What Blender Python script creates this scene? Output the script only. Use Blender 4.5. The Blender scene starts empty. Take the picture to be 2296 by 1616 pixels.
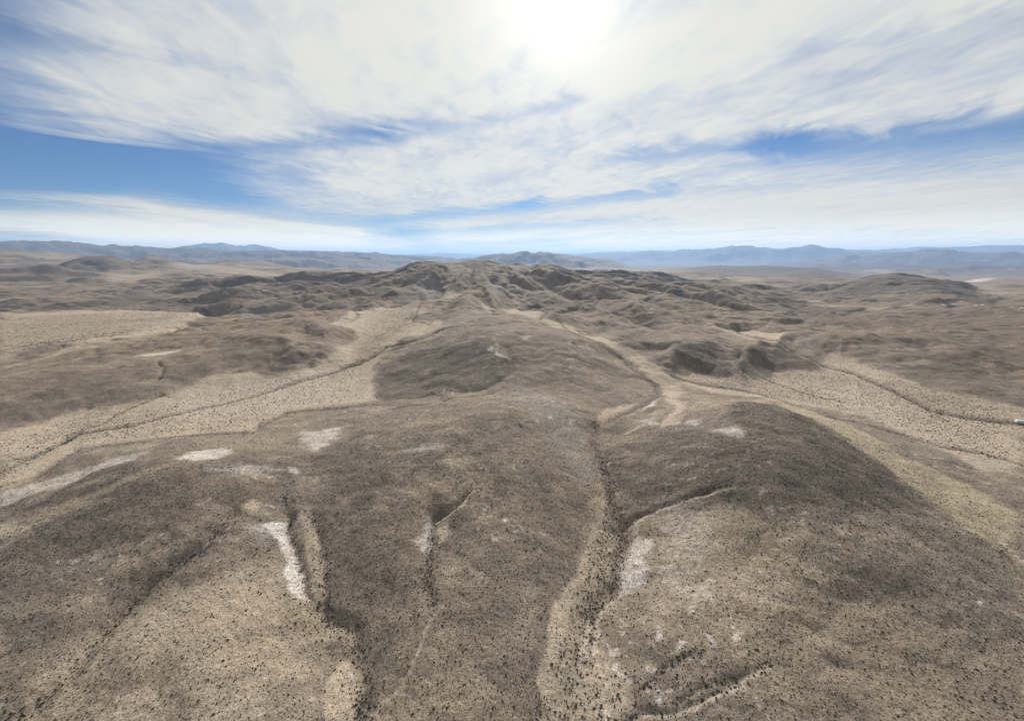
import bpy, math
import numpy as np
from mathutils import Vector
R_ = math.radians
scene = bpy.context.scene
C = scene.collection

# ------------------------------------------------------------------ camera, light, exposure
CAM_Z = 130.0                       # drone height over the wash below
PITCH = R_(13.66)
cam_d = bpy.data.cameras.new("camera")
cam_d.sensor_width = 36.0
cam_d.lens = 36.0 * 1259.0 / 3000.0
cam_d.clip_start = 1.0
cam_d.clip_end = 400000.0
cam = bpy.data.objects.new("camera", cam_d)
cam.location = (0, 0, CAM_Z)
cam.rotation_euler = (R_(90) - PITCH, 0, 0)
C.objects.link(cam)
scene.camera = cam

SUN_AZ, SUN_EL = R_(5.5), R_(27.0)
sun_dir = Vector((math.sin(SUN_AZ) * math.cos(SUN_EL), math.cos(SUN_AZ) * math.cos(SUN_EL), math.sin(SUN_EL)))
sl = bpy.data.lights.new("sun", 'SUN')
sl.energy = 4.6
sl.angle = R_(1.0)
sl.color = (1.0, 0.95, 0.87)
so = bpy.data.objects.new("sun", sl)
so.rotation_euler = sun_dir.to_track_quat('Z', 'Y').to_euler()
so.location = (0, 0, 600)
C.objects.link(so)

scene.view_settings.view_transform = 'Standard'
scene.view_settings.look = 'None'
scene.view_settings.gamma = 1
scene.view_settings.use_curve_mapping = False
scene.view_settings.exposure = 0.36
scene.render.engine = 'CYCLES'
scene.cycles.max_bounces = 4
scene.cycles.diffuse_bounces = 2
scene.cycles.volume_bounces = 1
scene.cycles.transparent_max_bounces = 8
scene.cycles.use_denoising = True

# ------------------------------------------------------------------ world: Nishita sky with a deck of high cirrus
class NT:
    """tiny helper to write node maths"""
    def __init__(s, tree): s.t = tree
    def n(s, typ, **kw):
        nd = s.t.nodes.new(typ)
        for k, v in kw.items():
            if k.startswith('i_'):
                key = k[2:]
                key = int(key) if key.isdigit() else key.replace('_', ' ')
                s.put(nd.inputs[key], v)
            else: setattr(nd, k, v)
        return nd
    def put(s, sock, v):
        if isinstance(v, bpy.types.NodeSocket): s.t.links.new(v, sock)
        else: sock.default_value = v
    def m(s, op, a, b=None, c=None, clamp=False):
        nd = s.t.nodes.new('ShaderNodeMath'); nd.operation = op; nd.use_clamp = clamp
        s.put(nd.inputs[0], a)
        if b is not None: s.put(nd.inputs[1], b)
        if c is not None: s.put(nd.inputs[2], c)
        return nd.outputs[0]
    def comb(s, x, y, z=0.0):
        nd = s.t.nodes.new('ShaderNodeCombineXYZ')
        for i, v in enumerate((x, y, z)): s.put(nd.inputs[i], v)
        return nd.outputs[0]
    def noise(s, vec, scale, detail=4, rough=0.55, dist=0.0, typ='FBM'):
        nd = s.t.nodes.new('ShaderNodeTexNoise')
        nd.inputs['Scale'].default_value = scale; nd.inputs['Detail'].default_value = detail
        nd.inputs['Roughness'].default_value = rough; nd.inputs['Distortion'].default_value = dist
        s.t.links.new(vec, nd.inputs['Vector']); return nd
    def mix(s, f, a, b, blend='MIX'):
        nd = s.t.nodes.new('ShaderNodeMix'); nd.data_type = 'RGBA'; nd.blend_type = blend
        s.put(nd.inputs[0], f); s.put(nd.inputs[6], a); s.put(nd.inputs[7], b)
        return nd.outputs[2]
    def ss(s, v, lo, hi, a=0.0, b=1.0):
        nd = s.t.nodes.new('ShaderNodeMapRange'); nd.interpolation_type = 'SMOOTHSTEP'
        s.put(nd.inputs[0], v)
        for i, x in zip((1, 2, 3, 4), (lo, hi, a, b)): nd.inputs[i].default_value = x
        return nd.outputs[0]

F_ = 963.0
def pix_dir(x, y):
    """unit direction of a point seen at (x, y) of the 2295 x 1616 photograph"""
    a = (x - 1147.5) / F_; b = -(y - 808.0) / F_
    d = np.array([a, math.cos(PITCH) + b * math.sin(PITCH), -math.sin(PITCH) + b * math.cos(PITCH)])
    return d / np.linalg.norm(d)

world = bpy.data.worlds.new("World")
scene.world = world
world.use_nodes = True
wt = world.node_tree
wt.nodes.clear()
W = NT(wt)
sky = W.n('ShaderNodeTexSky', sky_type='NISHITA', sun_disc=False, sun_elevation=SUN_EL, sun_rotation=SUN_AZ,
          altitude=1500.0, air_density=1.0, dust_density=0.6, ozone_density=2.5)
tint = W.mix(1.0, sky.outputs[0], (0.47, 0.68, 0.92, 1), 'MULTIPLY')
bg_sky = W.n('ShaderNodeBackground', i_Color=tint, i_Strength=0.056)
tc = W.n('ShaderNodeTexCoord')
sep = W.n('ShaderNodeSeparateXYZ', i_0=tc.outputs['Generated'])
dx, dy, dz = sep.outputs
zc = W.m('MAXIMUM', dz, 0.012)
BA = R_(-16.0)                                   # heading of the cloud bands
along = W.m('ADD', W.m('MULTIPLY', dx, math.sin(BA)), W.m('MULTIPLY', dy, math.cos(BA)))
cross = W.m('SUBTRACT', W.m('MULTIPLY', dx, math.cos(BA)), W.m('MULTIPLY', dy, math.sin(BA)))
zq = W.m('ADD', zc, 0.03)
pt = W.m('DIVIDE', along, zq); ps = W.m('DIVIDE', cross, zq)
n_big = W.noise(W.comb(ps, W.m('MULTIPLY', pt, 0.35)), 0.9, 5, 0.55, 0.3).outputs[0]
# feathering runs across the bands
rot_a = W.m('ADD', W.m('MULTIPLY', ps, 0.80), W.m('MULTIPLY', pt, 0.60))
rot_b = W.m('SUBTRACT', W.m('MULTIPLY', pt, 0.80), W.m('MULTIPLY', ps, 0.60))
n_feather = W.noise(W.comb(W.m('MULTIPLY', rot_a, 0.6), W.m('MULTIPLY', rot_b, 1.7)), 1.5, 7, 0.60, 0.8).outputs[0]
n_fine = W.noise(W.comb(W.m('MULTIPLY', ps, 1.6), W.m('MULTIPLY', pt, 0.8)), 4.0, 7, 0.62, 0.6).outputs[0]
# compass coordinates of the sky (azimuth, elevation in degrees)
az = W.m('MULTIPLY', W.m('ARCTAN2', dx, dy), 57.29578)
el = W.m('MULTIPLY', W.m('ARCSINE', dz), 57.29578)
az_w = W.m('ADD', az, W.m('MULTIPLY', W.m('SUBTRACT', n_feather, 0.5), 5.0))
el_w = W.m('ADD', el, W.m('ADD', W.m('MULTIPLY', W.m('SUBTRACT', n_feather, 0.5), W.ss(el, 0, 14, 0.8, 4.0)),
                          W.m('MULTIPLY', W.m('SUBTRACT', n_big, 0.5), W.ss(el, 0, 14, 0.5, 4.0))))
def azel(x, y):
    d = pix_dir(x, y)
    return math.degrees(math.atan2(d[0], d[1])), math.degrees(math.asin(d[2]))
# openings (negative) and thick bands (positive): (x0,y0, x1,y1, half width at each end in degrees, weight)
BANDS = [
    (-200, -150, -100, 300, 9.0, 7.0, -0.95),
    (-100, 330, 330, 365, 2.4, 2.0, -0.82),
    (300, 360, 640, 395, 2.0, 1.6, -0.75),
    (0, 400, 500, 440, 1.6, 1.3, -0.55),
    (500, 440, 900, 520, 1.5, 1.2, -0.55),
    (600, 330, 850, 300, 1.1, 1.0, -0.62),
    (850, 300, 1250, 240, 0.9, 0.9, -0.45),
    (860, 492, 1180, 462, 0.55, 0.75, -0.75),
    (1180, 462, 1500, 432, 0.7, 0.4, -0.5),
    (900, 520, 1500, 490, 0.6, 0.3, -0.45),
    (1400, 352, 1750, 318, 0.7, 1.2, -0.5),
    (1750, 325, 2330, 268, 1.2, 1.5, -0.72),
    (1800, 360, 2350, 330, 1.6, 2.2, -0.42),
    (2350, 60, 1900, 180, 2.2, 1.6, -0.30),
    (950, 555, 1250, 545, 0.8, 0.8, -0.4),
    (-50, 425, 330, 460, 0.5, 0.5, 0.55),
    (330, 470, 800, 520, 0.45, 0.4, 0.6),
    (-50, 492, 760, 545, 1.1, 0.7, 0.85),
    (250, 180, 900, 120, 5.0, 7.0, 0.35),
    (60, 60, 500, 150, 1.2, 1.0, -0.35),
    (2300, 20, 1800, 130, 1.4, 1.0, -0.30),
    (1300, 100, 1900, 60, 8.0, 8.0, 0.4),
    (600, 395, 1300, 400, 1.5, 2.0, 0.35),
    (1400, 480, 2300, 450, 1.2, 2.4, 0.45),
]
cov = W.m('ADD', 0.80, W.m('MULTIPLY', W.m('SUBTRACT', n_big, 0.5), 1.0))
cov = W.m('ADD', cov, W.m('MULTIPLY', W.m('SUBTRACT', n_feather, 0.5), 0.55))
cov = W.m('ADD', cov, W.m('MULTIPLY', W.m('SUBTRACT', n_fine, 0.5), 0.42))
for x0, y0, x1, y1, w0, w1, amt in BANDS:
    a0, e0 = azel(x0, y0); a1, e1 = azel(x1, y1)
    L = math.hypot(a1 - a0, e1 - e0); ux, uy = (a1 - a0) / L, (e1 - e0) / L
    ra = W.m('SUBTRACT', az_w, a0); re = W.m('SUBTRACT', el_w, e0)
    tt = W.m('DIVIDE', W.m('ADD', W.m('MULTIPLY', ra, ux), W.m('MULTIPLY', re, uy)), L)
    tcl = W.m('MINIMUM', W.m('MAXIMUM', tt, 0.0), 1.0)
    over = W.m('MULTIPLY', W.m('SUBTRACT', tt, tcl), L / 3.0)       # ends fade three times slower
    per = W.m('SUBTRACT', W.m('MULTIPLY', re, ux), W.m('MULTIPLY', ra, uy))
    wid = W.m('ADD', w0, W.m('MULTIPLY', tcl, w1 - w0))
    q = W.m('DIVIDE', W.m('SQRT', W.m('ADD', W.m('MULTIPLY', per, per), W.m('MULTIPLY', over, over))), wid)
    g = W.m('EXPONENT', W.m('MULTIPLY', W.m('MULTIPLY', q, q), -1.0))
    cov = W.m('ADD', cov, W.m('MULTIPLY', g, amt))
cover = W.ss(cov, -0.42, 1.05)
cover = W.m('MULTIPLY', cover, 0.97)
# light scattered forward through the ice cloud round the sun
vm = W.n('ShaderNodeVectorMath', operation='DOT_PRODUCT', i_0=tc.outputs['Generated'], i_1=tuple(sun_dir))
cang = W.m('MAXIMUM', vm.outputs['Value'], 0.0)
glow = W.m('ADD', W.m('MULTIPLY', W.m('POWER', cang, 90.0), 0.35), W.m('MULTIPLY', W.m('POWER', cang, 7.0), 0.14))
glow = W.m('ADD', glow, W.m('MULTIPLY', W.m('POWER', cang, 500.0), 0.2))
n_mot = W.noise(W.comb(W.m('MULTIPLY', ps, 1.0), W.m('MULTIPLY', pt, 0.45)), 1.6, 6, .6, .8).outputs[0]
thick = W.ss(W.m('ADD', W.m('MULTIPLY', cov, .8), W.m('ADD', W.m('MULTIPLY', W.m('SUBTRACT', n_fine, 0.5), 1.1), W.m('MULTIPLY', W.m('SUBTRACT', n_mot, 0.5), 2.0))), 0.1, 1.15)
cl_lo = (0.46, 0.505, 0.56, 1); cl_hi = (0.675, 0.665, 0.61, 1)
ccol = W.mix(thick, cl_lo, cl_hi)
low = W.ss(el, 1.0, 9.0, 1.0, 0.0)
ccol = W.mix(W.m('MULTIPLY', low, 0.55), ccol, (0.76, 0.70, 0.50, 1))
cstr = W.m('ADD', W.m('ADD', 0.86, glow), W.ss(el, 0.0, 5.0, .62, 0.0))
bg_cl = W.n('ShaderNodeBackground', i_Color=ccol, i_Strength=cstr)
mixw = W.n('ShaderNodeMixShader', i_0=cover, i_1=bg_sky.outputs[0], i_2=bg_cl.outputs[0])
W.n('ShaderNodeOutputWorld', i_Surface=mixw.outputs[0])
world.cycles.sampling_method = 'MANUAL'
world.cycles.sample_map_resolution = 512

# ------------------------------------------------------------------ noise and interpolation
def _hash(ix, iy, seed):
    h = (ix.astype(np.int64) * 374761393 + iy.astype(np.int64) * 668265263 + seed * 1442695041) & 0xffffffff
    h = ((h ^ (h >> 13)) * 1274126177) & 0xffffffff
    return (h ^ (h >> 16)) & 0xffff
def perlin(x, y, seed=0):
    x0 = np.floor(x); y0 = np.floor(y); fx = (x - x0).astype(np.float32); fy = (y - y0).astype(np.float32)
    ix = x0.astype(np.int64); iy = y0.astype(np.int64)
    u = fx * fx * fx * (fx * (fx * 6 - 15) + 10); v = fy * fy * fy * (fy * (fy * 6 - 15) + 10)
    def g(a, b):
        t = _hash(ix + a, iy + b, seed).astype(np.float32) * np.float32(2 * math.pi / 65536)
        return np.cos(t) * (fx - a) + np.sin(t) * (fy - b)
    a = g(0, 0); b = g(1, 0); c = g(0, 1); d = g(1, 1)
    return (a + (b - a) * u) + ((c + (d - c) * u) - (a + (b - a) * u)) * v
def fbm(x, y, octv=4, seed=0, gain=0.5):
    s = 0; a = 1.0; f = 1.0
    for o in range(octv):
        s = s + a * perlin(x * f + 13.7 * o, y * f - 7.1 * o, seed + o); a *= gain; f *= 2.03
    return s
def sstep(x, a, b):
    t = np.clip((x - a) / (b - a), 0, 1); return t * t * (3 - 2 * t)

# ------------------------------------------------------------------ survey of the terrain
# (x, y, value): a point seen in the photograph and either its drop below the drone (value < 200)
# or its distance over the ground in metres (value >= 200)
CP = """
0,1616,120 400,1616,117 640,1616,122 800,1616,131 1000,1616,122 1130,1616,124 1250,1616,134 1400,1616,130 1520,1616,124 1800,1616,116 2295,1616,116
0,1400,120 150,1400,117 250,1385,124 330,1400,117 500,1400,111 700,1400,127 780,1420,131 900,1400,118 1050,1400,114 1200,1400,119 1275,1400,129 1360,1370,132 1470,1400,120 1700,1400,112 2000,1400,110 2295,1400,116
0,1200,117 120,1200,108 280,1200,102 450,1200,102 600,1200,112 680,1250,123 760,1230,113 900,1200,105 960,1200,110 1060,1200,103 1200,1200,108 1310,1200,122 1390,1200,128 1450,1200,120 1600,1200,105 1750,1200,94 1950,1200,89 2100,1200,106 2200,1260,118 2295,1300,130 2295,1150,140
380,1045,93 200,1090,103 0,1130,134 520,1060,96 680,1080,108 850,1050,97 1000,1000,93 1150,1000,90 1240,1040,98 1335,1040,118 1420,1110,114 1500,1040,99 1700,1000,78 1850,1040,80 2000,1090,98 2120,1080,132 2295,1040,141 600,1000,110
0,1050,142 200,980,139 400,930,137 700,965,122 700,885,135 840,895,133 950,930,114 1110,908,96 1200,930,98 1290,930,112 1330,960,120 1480,880,127 1440,930,116 1650,903,78 1560,950,95 1800,930,96 1960,960,134 2150,930,141 2295,980,143
850,850,130 840,880,133 900,815,118 1000,795,101 1110,745,80 1050,765,86 1250,770,90 1350,805,106 1430,840,121 1250,860,110 1130,880,112 1000,880,119 1150,830,102 1400,770,118 1300,745,100
1160,715,640 1230,700,720 1030,700,760 880,700,900 800,760,680 760,700,880 960,660,1150 1100,650,1150 1250,660,1050 1180,690,820 1350,720,800 1420,700,900 1540,690,980 1500,740,760 1330,650,1200
1060,606,1700 1000,592,1800 1150,598,1800 1250,612,1700 900,615,1650 850,640,1350 1400,640,1350 1500,640,1500 1450,625,1900 1600,660,1450 1300,620,1600
0,980,139 150,930,139 430,880,137 600,850,135 720,830,133 300,860,120 150,880,122 0,910,126 500,800,112 620,770,108 400,810,116 650,720,96 730,690,92 780,660,94 560,700,118 700,790,118 680,840,133
450,770,122 300,790,128 200,810,126 100,830,126 0,860,128 250,765,134 100,790,134 0,820,132 0,740,139 200,740,139 420,705,139 300,700,139 0,705,138
150,690,135 0,680,131 300,670,129 0,640,112 150,640,108 400,670,127 500,660,118 600,650,105 450,630,104 600,620,2500 300,615,98 750,620,2300 850,615,2600 100,610,92 0,600,68 400,600,3800 700,605,4000 150,600,72 860,605,3600
1520,765,96 1440,760,100 1600,775,112 1570,800,118 1600,838,131 1480,815,126 1530,840,131 1700,768,104 1650,780,108 1740,790,120 1840,820,132 1680,815,126 1560,720,740 1640,745,122 1700,745,124 1790,745,106 1760,770,118 1850,780,118 1950,790,112 2060,755,106 2150,770,112 2295,790,118 2000,850,122 2200,850,128 2295,900,136 1900,870,137 2050,920,139 1700,870,137 1560,870,133 1450,860,129
1650,700,1000 1750,700,1050 1650,645,1700 1580,640,1600 1850,720,980 2000,730,1000 2150,720,1100 2295,740,1000 1950,700,1350 2100,690,1500 2295,700,1450 1800,670,1600 1750,640,2300 1900,660,2000 2100,670,1900 2295,670,2000 1600,620,3200 1700,625,2900 1800,630,2700 2200,655,2400 2295,645,3000 2150,640,3300 1500,612,3500
"""
fpt = []
def dirs_h(x, y):
    d = pix_dir(x, y); dh = math.hypot(d[0], d[1])
    return math.atan2(d[0], d[1]), -d[2] / dh          # azimuth, tangent of the depression
for tok in CP.split():
    x, y, v = map(float, tok.split(','))
    u, td = dirs_h(x, y)
    if v < 200:
        k = .36 + .24 * min(1, max(0, (1130 - y) / 150)) + .20 * min(1, max(0, (900 - y) / 120))
        H = 121 + (v - 121) * k
        r = H / td
    else: r = v; H = r * td
    fpt.append((u, math.log(r), H))
# the ground below and behind the drone, the flanks, and the wide basins far away
for a in range(-180, 181, 20):
    if abs(a) > 65: 
        for r, H in ((60, 126), (150, 122), (500, 125), (1500, 120)): fpt.append((R_(a), math.log(r), H))
for a in (-60, -40, -20, 0, 20, 40, 60): fpt.append((R_(a), math.log(55), 128))
for a in (-175, -120, -75, -50, -35, -20, -5, 10, 25, 40, 55, 75, 120, 175):
    fpt.append((R_(a), math.log(6500), 150 if a < -25 else 215))
    fpt.append((R_(a), math.log(12000), 300))
    fpt.append((R_(a), math.log(40000), 340)); fpt.append((R_(a), math.log(150000), 340))
fpt = np.array(fpt)

U = np.concatenate([np.radians(np.linspace(-180, -60, 40, endpoint=False)), np.radians(np.linspace(-60, 60, 1160, endpoint=False)),
                    np.radians(np.linspace(60, 180, 41))])
Wn = np.concatenate([np.log(np.linspace(3, 70, 14, endpoint=False)), np.linspace(math.log(70), math.log(2600), 980, endpoint=False),
                     np.linspace(math.log(2600), math.log(160000), 420)])
def tps_fit(p, smooth):
    n = len(p); d = np.hypot(p[:, None, 0] - p[None, :, 0], p[:, None, 1] - p[None, :, 1])
    K = np.where(d > 0, d * d * np.log(d + 1e-12), 0) + np.eye(n) * smooth
    P = np.c_[np.ones(n), p[:, :2]]
    A = np.block([[K, P], [P.T, np.zeros((3, 3))]])
    return np.linalg.solve(A, np.r_[p[:, 2], 0, 0, 0])
def tps_eval(p, co, u, w):
    out = co[-3] + co[-2] * u + co[-1] * w
    for i in range(len(p)):
        d2 = (u - p[i, 0]) ** 2 + (w - p[i, 1]) ** 2
        out = out + co[i] * 0.5 * d2 * np.log(d2 + 1e-12)
    return out
co = tps_fit(fpt, 0.0006)
cu = np.radians(np.linspace(-180, 180, 721)); cw = np.linspace(math.log(3), math.log(160000), 520)
CU, CW = np.meshgrid(cu, cw, indexing='ij')
Hc = tps_eval(fpt, co, CU, CW)
Hc = np.clip(Hc, 10, 345)
def bil(A, u, w, au, aw):
    fu = np.interp(u, au, np.arange(len(au))); fw = np.interp(w, aw, np.arange(len(aw)))
    iu = np.clip(fu.astype(int), 0, len(au) - 2); iw = np.clip(fw.astype(int), 0, len(aw) - 2)
    tu = fu - iu; tw = fw - iw
    return (A[iu, iw] * (1 - tu) + A[iu + 1, iw] * tu) * (1 - tw) + (A[iu, iw + 1] * (1 - tu) + A[iu + 1, iw + 1] * tu) * tw
def cubic(A, u, w):
    # cubic upsampling of the survey so that no facets of it show
    def wts(t):
        return (-0.5*t**3 + t**2 - 0.5*t, 1.5*t**3 - 2.5*t**2 + 1, -1.5*t**3 + 2*t**2 + 0.5*t, 0.5*t**3 - 0.5*t**2)
    fu = (u - cu[0]) / (cu[1] - cu[0]); fw = (w - cw[0]) / (cw[1] - cw[0])
    iu = np.clip(np.floor(fu).astype(int), 1, len(cu) - 3); iw = np.clip(np.floor(fw).astype(int), 1, len(cw) - 3)
    wu = wts(np.clip(fu - iu, 0, 1)); ww = wts(np.clip(fw - iw, 0, 1)); s = 0
    for a in range(4):
        for b in range(4): s = s + wu[a] * ww[b] * A[iu + a - 1, iw + b - 1]
    return s

UU, WW = np.meshgrid(U, Wn, indexing='ij')
RR = np.exp(WW); X = RR * np.sin(UU); Y = RR * np.cos(UU)
H = cubic(Hc, UU, WW)
Z = CAM_Z - H

# ------------------------------------------------------------------ crests: (distance m, spread in front, spread behind, roughness, points as seen)
CRESTS = [
 (1800, .22, .20, .3, "690,622 760,614 830,612 870,603 900,597 950,590 1000,589 1060,587 1110,590 1150,591 1200,597 1250,600 1300,603 1350,607 1420,614 1500,622"),
 (4000, .10, .12, .6, "130,600 140,591 167,581 200,574 233,572 257,575 277,581 300,586 340,598"),
 (3200, .07, .08, .6, "20,600 60,594 100,593 130,597 160,606"),
 (4200, .10, .12, .5, "290,590 305,583 330,577 360,578 400,586 430,594"),
 (5600, .16, .2, .6, "-200,556 -60,560 0,562 60,565 100,566 150,570 200,572 250,582 290,592"),
 (5200, .10, .1, .5, "440,600 470,592 490,586 513,581 533,585 567,588 593,586 617,591 660,600"),
 (2200, .06, .07, .8, "150,680 180,671 233,664 273,652 290,643 307,641 330,648 350,657 380,668"),
 (2900, .08, .1, .6, "120,640 150,628 170,622 200,620 227,633 260,645"),
 (2350, .10, .12, .5, "380,640 430,628 470,622 520,622 560,628 620,640"),
 (1400, .06, .08, .6, "440,690 480,680 500,668 540,655 580,652 620,650 660,652 690,660"),
 (2400, .10, .1, .5, "700,618 740,614 790,612 830,616 860,624"),
 (2450, .12, .12, .5, "1790,668 1823,653 1860,640 1897,629 1930,620 1963,615 2013,616 2063,619 2097,625 2147,638 2197,655 2230,668 2256,684"),
 (1950, .05, .05, .7, "2190,674 2210,665 2235,668 2252,684"),
 (6000, .14, .15, .6, "1400,612 1450,604 1530,600 1570,598 1603,595 1663,597 1717,595 1763,598 1830,600 1857,607 1897,613 1950,625"),
 (4300, .10, .1, .6, "1700,622 1760,612 1830,611 1900,619 1950,628"),
 (3300, .10, .1, .6, "1380,622 1430,614 1500,610 1560,611 1640,618 1700,628"),
 (10500, .12, .12, .8, "1700,600 1807,598 1830,594 1860,595 1897,592 1930,594 1963,592 2013,592 2063,595 2113,597 2145,596 2177,593 2230,595 2295,596 2400,597"),
 (7600, .06, .07, .7, "2030,618 2043,612 2063,605 2080,603 2097,604 2115,611 2135,620"),
 (4600, .08, .1, .5, "2120,645 2147,635 2200,628 2230,625 2263,624 2295,626 2400,630"),
 (11500, .10, .12, .5, "480,575 560,566 620,562 700,564 765,566 830,566 880,571 950,574 1010,578"),
 (9500, .10, .10, .6, "300,582 450,580 560,581 650,578 740,582 850,583 930,585"),
 (13000, .16, .12, .35, "-200,540 0,542 46,543 92,541 138,543 184,547 200,546 229,551 252,549 268,552 306,552 344,556 376,557 386,556 417,555 440,556 460,555 500,560 560,562 640,563 700,562 760,564 800,566 860,570 940,573"),
 (24000, .07, .08, .3, "350,562 380,557 413,552 459,546 497,545 528,551 555,547 590,551 627,559 660,565"),
 (9500, .09, .09, .35, "1040,579 1063,577 1094,571 1125,569 1155,567 1168,562 1193,567 1213,564 1239,567 1270,572 1300,574 1323,578 1350,581"),
 (23000, .08, .08, .3, "1180,573 1280,570 1350,568 1423,567 1461,562 1499,566 1530,560 1568,559 1603,557 1629,552 1667,551 1706,554 1752,558 1782,553 1817,549 1844,554 1882,557 1912,561 1958,563 1989,566 2050,570"),
 (16000, .10, .1, .35, "1780,586 1836,581 1874,575 1897,566 1912,567 1935,571 1989,566 2050,565 2065,559 2104,556 2119,556 2142,562 2180,564 2218,567 2249,564 2264,563 2295,566 2400,566"),
 (32000, .06, .07, .2, "850,572 940,570 1000,567 1080,570 1180,572 1300,568 1400,563 1500,562 1700,563 1898,561 1958,560 2020,557 2065,554 2142,553 2218,551 2264,549 2295,550 2400,549"),
]
# nearer crests stand a given fraction in front of where the smooth survey lies
NEAR_CRESTS = [
 (.90, .07, .09, .5, "998,650 1010,636 1025,622 1050,614 1075,613 1092,622 1105,640"),
 (.88, .09, .12, .5, "1150,680 1165,655 1185,642 1215,635 1240,637 1265,645 1300,650 1335,655 1360,668"),
 (.90, .08, .10, .5, "780,690 800,678 832,662 860,655 885,653 915,662 940,672"),
 (.88, .08, .10, .4, "870,640 885,630 905,613 925,600 945,594 970,592"),
 (.90, .06, .08, .4, "1030,675 1048,662 1065,656 1082,655 1100,662 1125,680"),
 (.96, .10, .12, .5, "1530,700 1550,685 1575,668 1600,652 1625,645 1640,645 1665,654 1700,672"),
 (.90, .08, .10, .5, "1370,752 1398,740 1425,733 1450,732 1475,738 1510,750"),
 (.92, .07, .09, .4, "455,772 483,761 520,754 560,751 600,750 640,753 680,766"),
 (.92, .06, .07, .4, "640,728 660,714 680,709 705,712 725,726"),
 (.965, .10, .12, .3, "1490,790 1510,776 1540,769 1580,766 1610,769 1630,780"),
 (.965, .11, .12, .3, "1655,800 1667,784 1685,771 1705,765 1725,764 1745,768 1770,781 1810,803 1845,826"),
 (.93, .06, .08, .5, "1740,760 1755,745 1785,738 1815,738 1850,748 1890,752 1930,745 1990,745 2050,742 2075,752 2110,770"),
 (.92, .07, .09, .4, "760,640 800,628 840,616 880,612"),
 (.90, .10, .12, .4, "120,775 200,760 300,752 380,748 450,742 520,728 600,712 660,700"),
 (.92, .08, .10, .4, "0,860 80,838 160,815 230,800 300,795"),
 (.92, .08, .10, .5, "1200,720 1240,700 1290,690 1340,692 1380,705 1420,720"),
 (.92, .06, .08, .4, "1560,725 1600,712 1660,705 1720,708 1780,722"),
 (.92, .08, .10, .5, "1340,690 1400,668 1460,655 1520,652 1570,665"),
]
Zs = Z.copy()
def hit_w(u, td):
    ws = np.linspace(math.log(70), math.log(150000), 3000)
    h = np.where(CAM_Z - td * np.exp(ws) < bil(Zs, np.full_like(ws, u), ws, U, Wn))[0]
    return ws[h[0]] if len(h) else math.log(60000)
for R0, sf, sb, rough, pts in CRESTS + NEAR_CRESTS:
    P = []
    for tok in pts.split():
        x, y = map(float, tok.split(',')); u, td = dirs_h(x, y)
        if R0 < 1: Rp = math.exp(hit_w(u, td)) * R0; P.append((u, CAM_Z - td * Rp, math.log(Rp)))
        else: P.append((u, CAM_Z - td * R0, math.log(R0)))
    P = np.array(P)
    if R0 < 1:
        k = np.ones(3) / 3; sm = np.convolve(np.pad(P[:, 2], 1, mode='edge'), k, 'valid')
        for i in range(len(P)):
            P[i, 1] = CAM_Z + (P[i, 1] - CAM_Z) * math.exp(sm[i] - P[i, 2]); P[i, 2] = sm[i]
        R0 = math.exp(P[:, 2].mean())
    w0 = P[:, 2].mean()
    iu = np.where((U > P[0, 0] - 0.12) & (U < P[-1, 0] + 0.12))[0]; iw = np.where(np.abs(Wn - w0) < 0.7)[0]
    S = np.ix_(iu, iw)
    top = np.interp(U[iu], P[:, 0], P[:, 1]); wl = np.interp(U[iu], P[:, 0], P[:, 2])[:, None]
    k = 3
    top = np.convolve(np.pad(top, k, mode='edge'), np.ones(2 * k + 1) / (2 * k + 1), 'valid')
    edge = sstep(U[iu], P[0, 0] - 0.10, P[0, 0] + 0.005) * (1 - sstep(U[iu], P[-1, 0] - 0.005, P[-1, 0] + 0.10))
    u_, w_ = UU[S], WW[S]
    lam = R0 * 0.09
    nz = fbm(X[S] / lam, Y[S] / lam, 4, int(R0) % 97)
    dw = w_ - wl + 0.25 * sf * fbm(X[S] / lam / 2.2, Y[S] / lam / 2.2, 2, 7) 
    sp = np.where(dw < 0, sf, sb)
    sh = np.exp(-(np.abs(dw) / sp) ** 1.7)
    base = Z[S]
    rel = (top[:, None] - base)
    tgt = base + np.maximum(rel, 0) * sh * edge[:, None]
    # spurs and hollows on the flanks
    flank = np.clip(4 * sh * (1 - sh), 0, 1)
    tgt = tgt - np.maximum(rel, 0) * edge[:, None] * flank * min(1, rough * (1.8 if R0 > 9000 else 1)) * 0.55 * (0.55 - np.abs(nz) * 1.6)
    tgt = tgt + np.maximum(rel, 0) * edge[:, None] * sh * (0.09 if R0 > 7000 else .05) * fbm(X[S] / (R0 * .022), Y[S] / (R0 * .022), 4, 3, .6)
    Z[S] = np.maximum(base, tgt)

# first survey surface used to find where things seen in the photograph stand
Zs = Z.copy()
def place(x, y, rmax=1e9):
    u, td = dirs_h(x, y)
    ws = np.linspace(math.log(70), math.log(150000), 3000)
    zt = bil(Zs, np.full_like(ws, u), ws, U, Wn)
    zr = CAM_Z - td * np.exp(ws)
    hit = np.where(zr < zt)[0]
    w = ws[hit[0]] if len(hit) else math.log(60000)
    return u, w
def places(s, off=None):
    """points 'x,y x,y'; off = (x offset, y offset, scale) when read off an enlarged crop"""
    out = []
    for tok in s.split():
        x, y = map(float, tok.split(','))
        if off: x, y = off[0] + x * off[2], off[1] + y * off[2]
        out.append(place(x, y))
    return np.array(out)
Z1 = (0, 520, 1/3); Z2 = (765, 520, 1/3); Z3 = (1530, 520, 1/3)
Z4 = (0, 1059, .3446); Z5 = (765, 1059, .3446); Z6 = (1530, 1059, .3446); Z7 = (1147.5, 1300.5, .19992)

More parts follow.
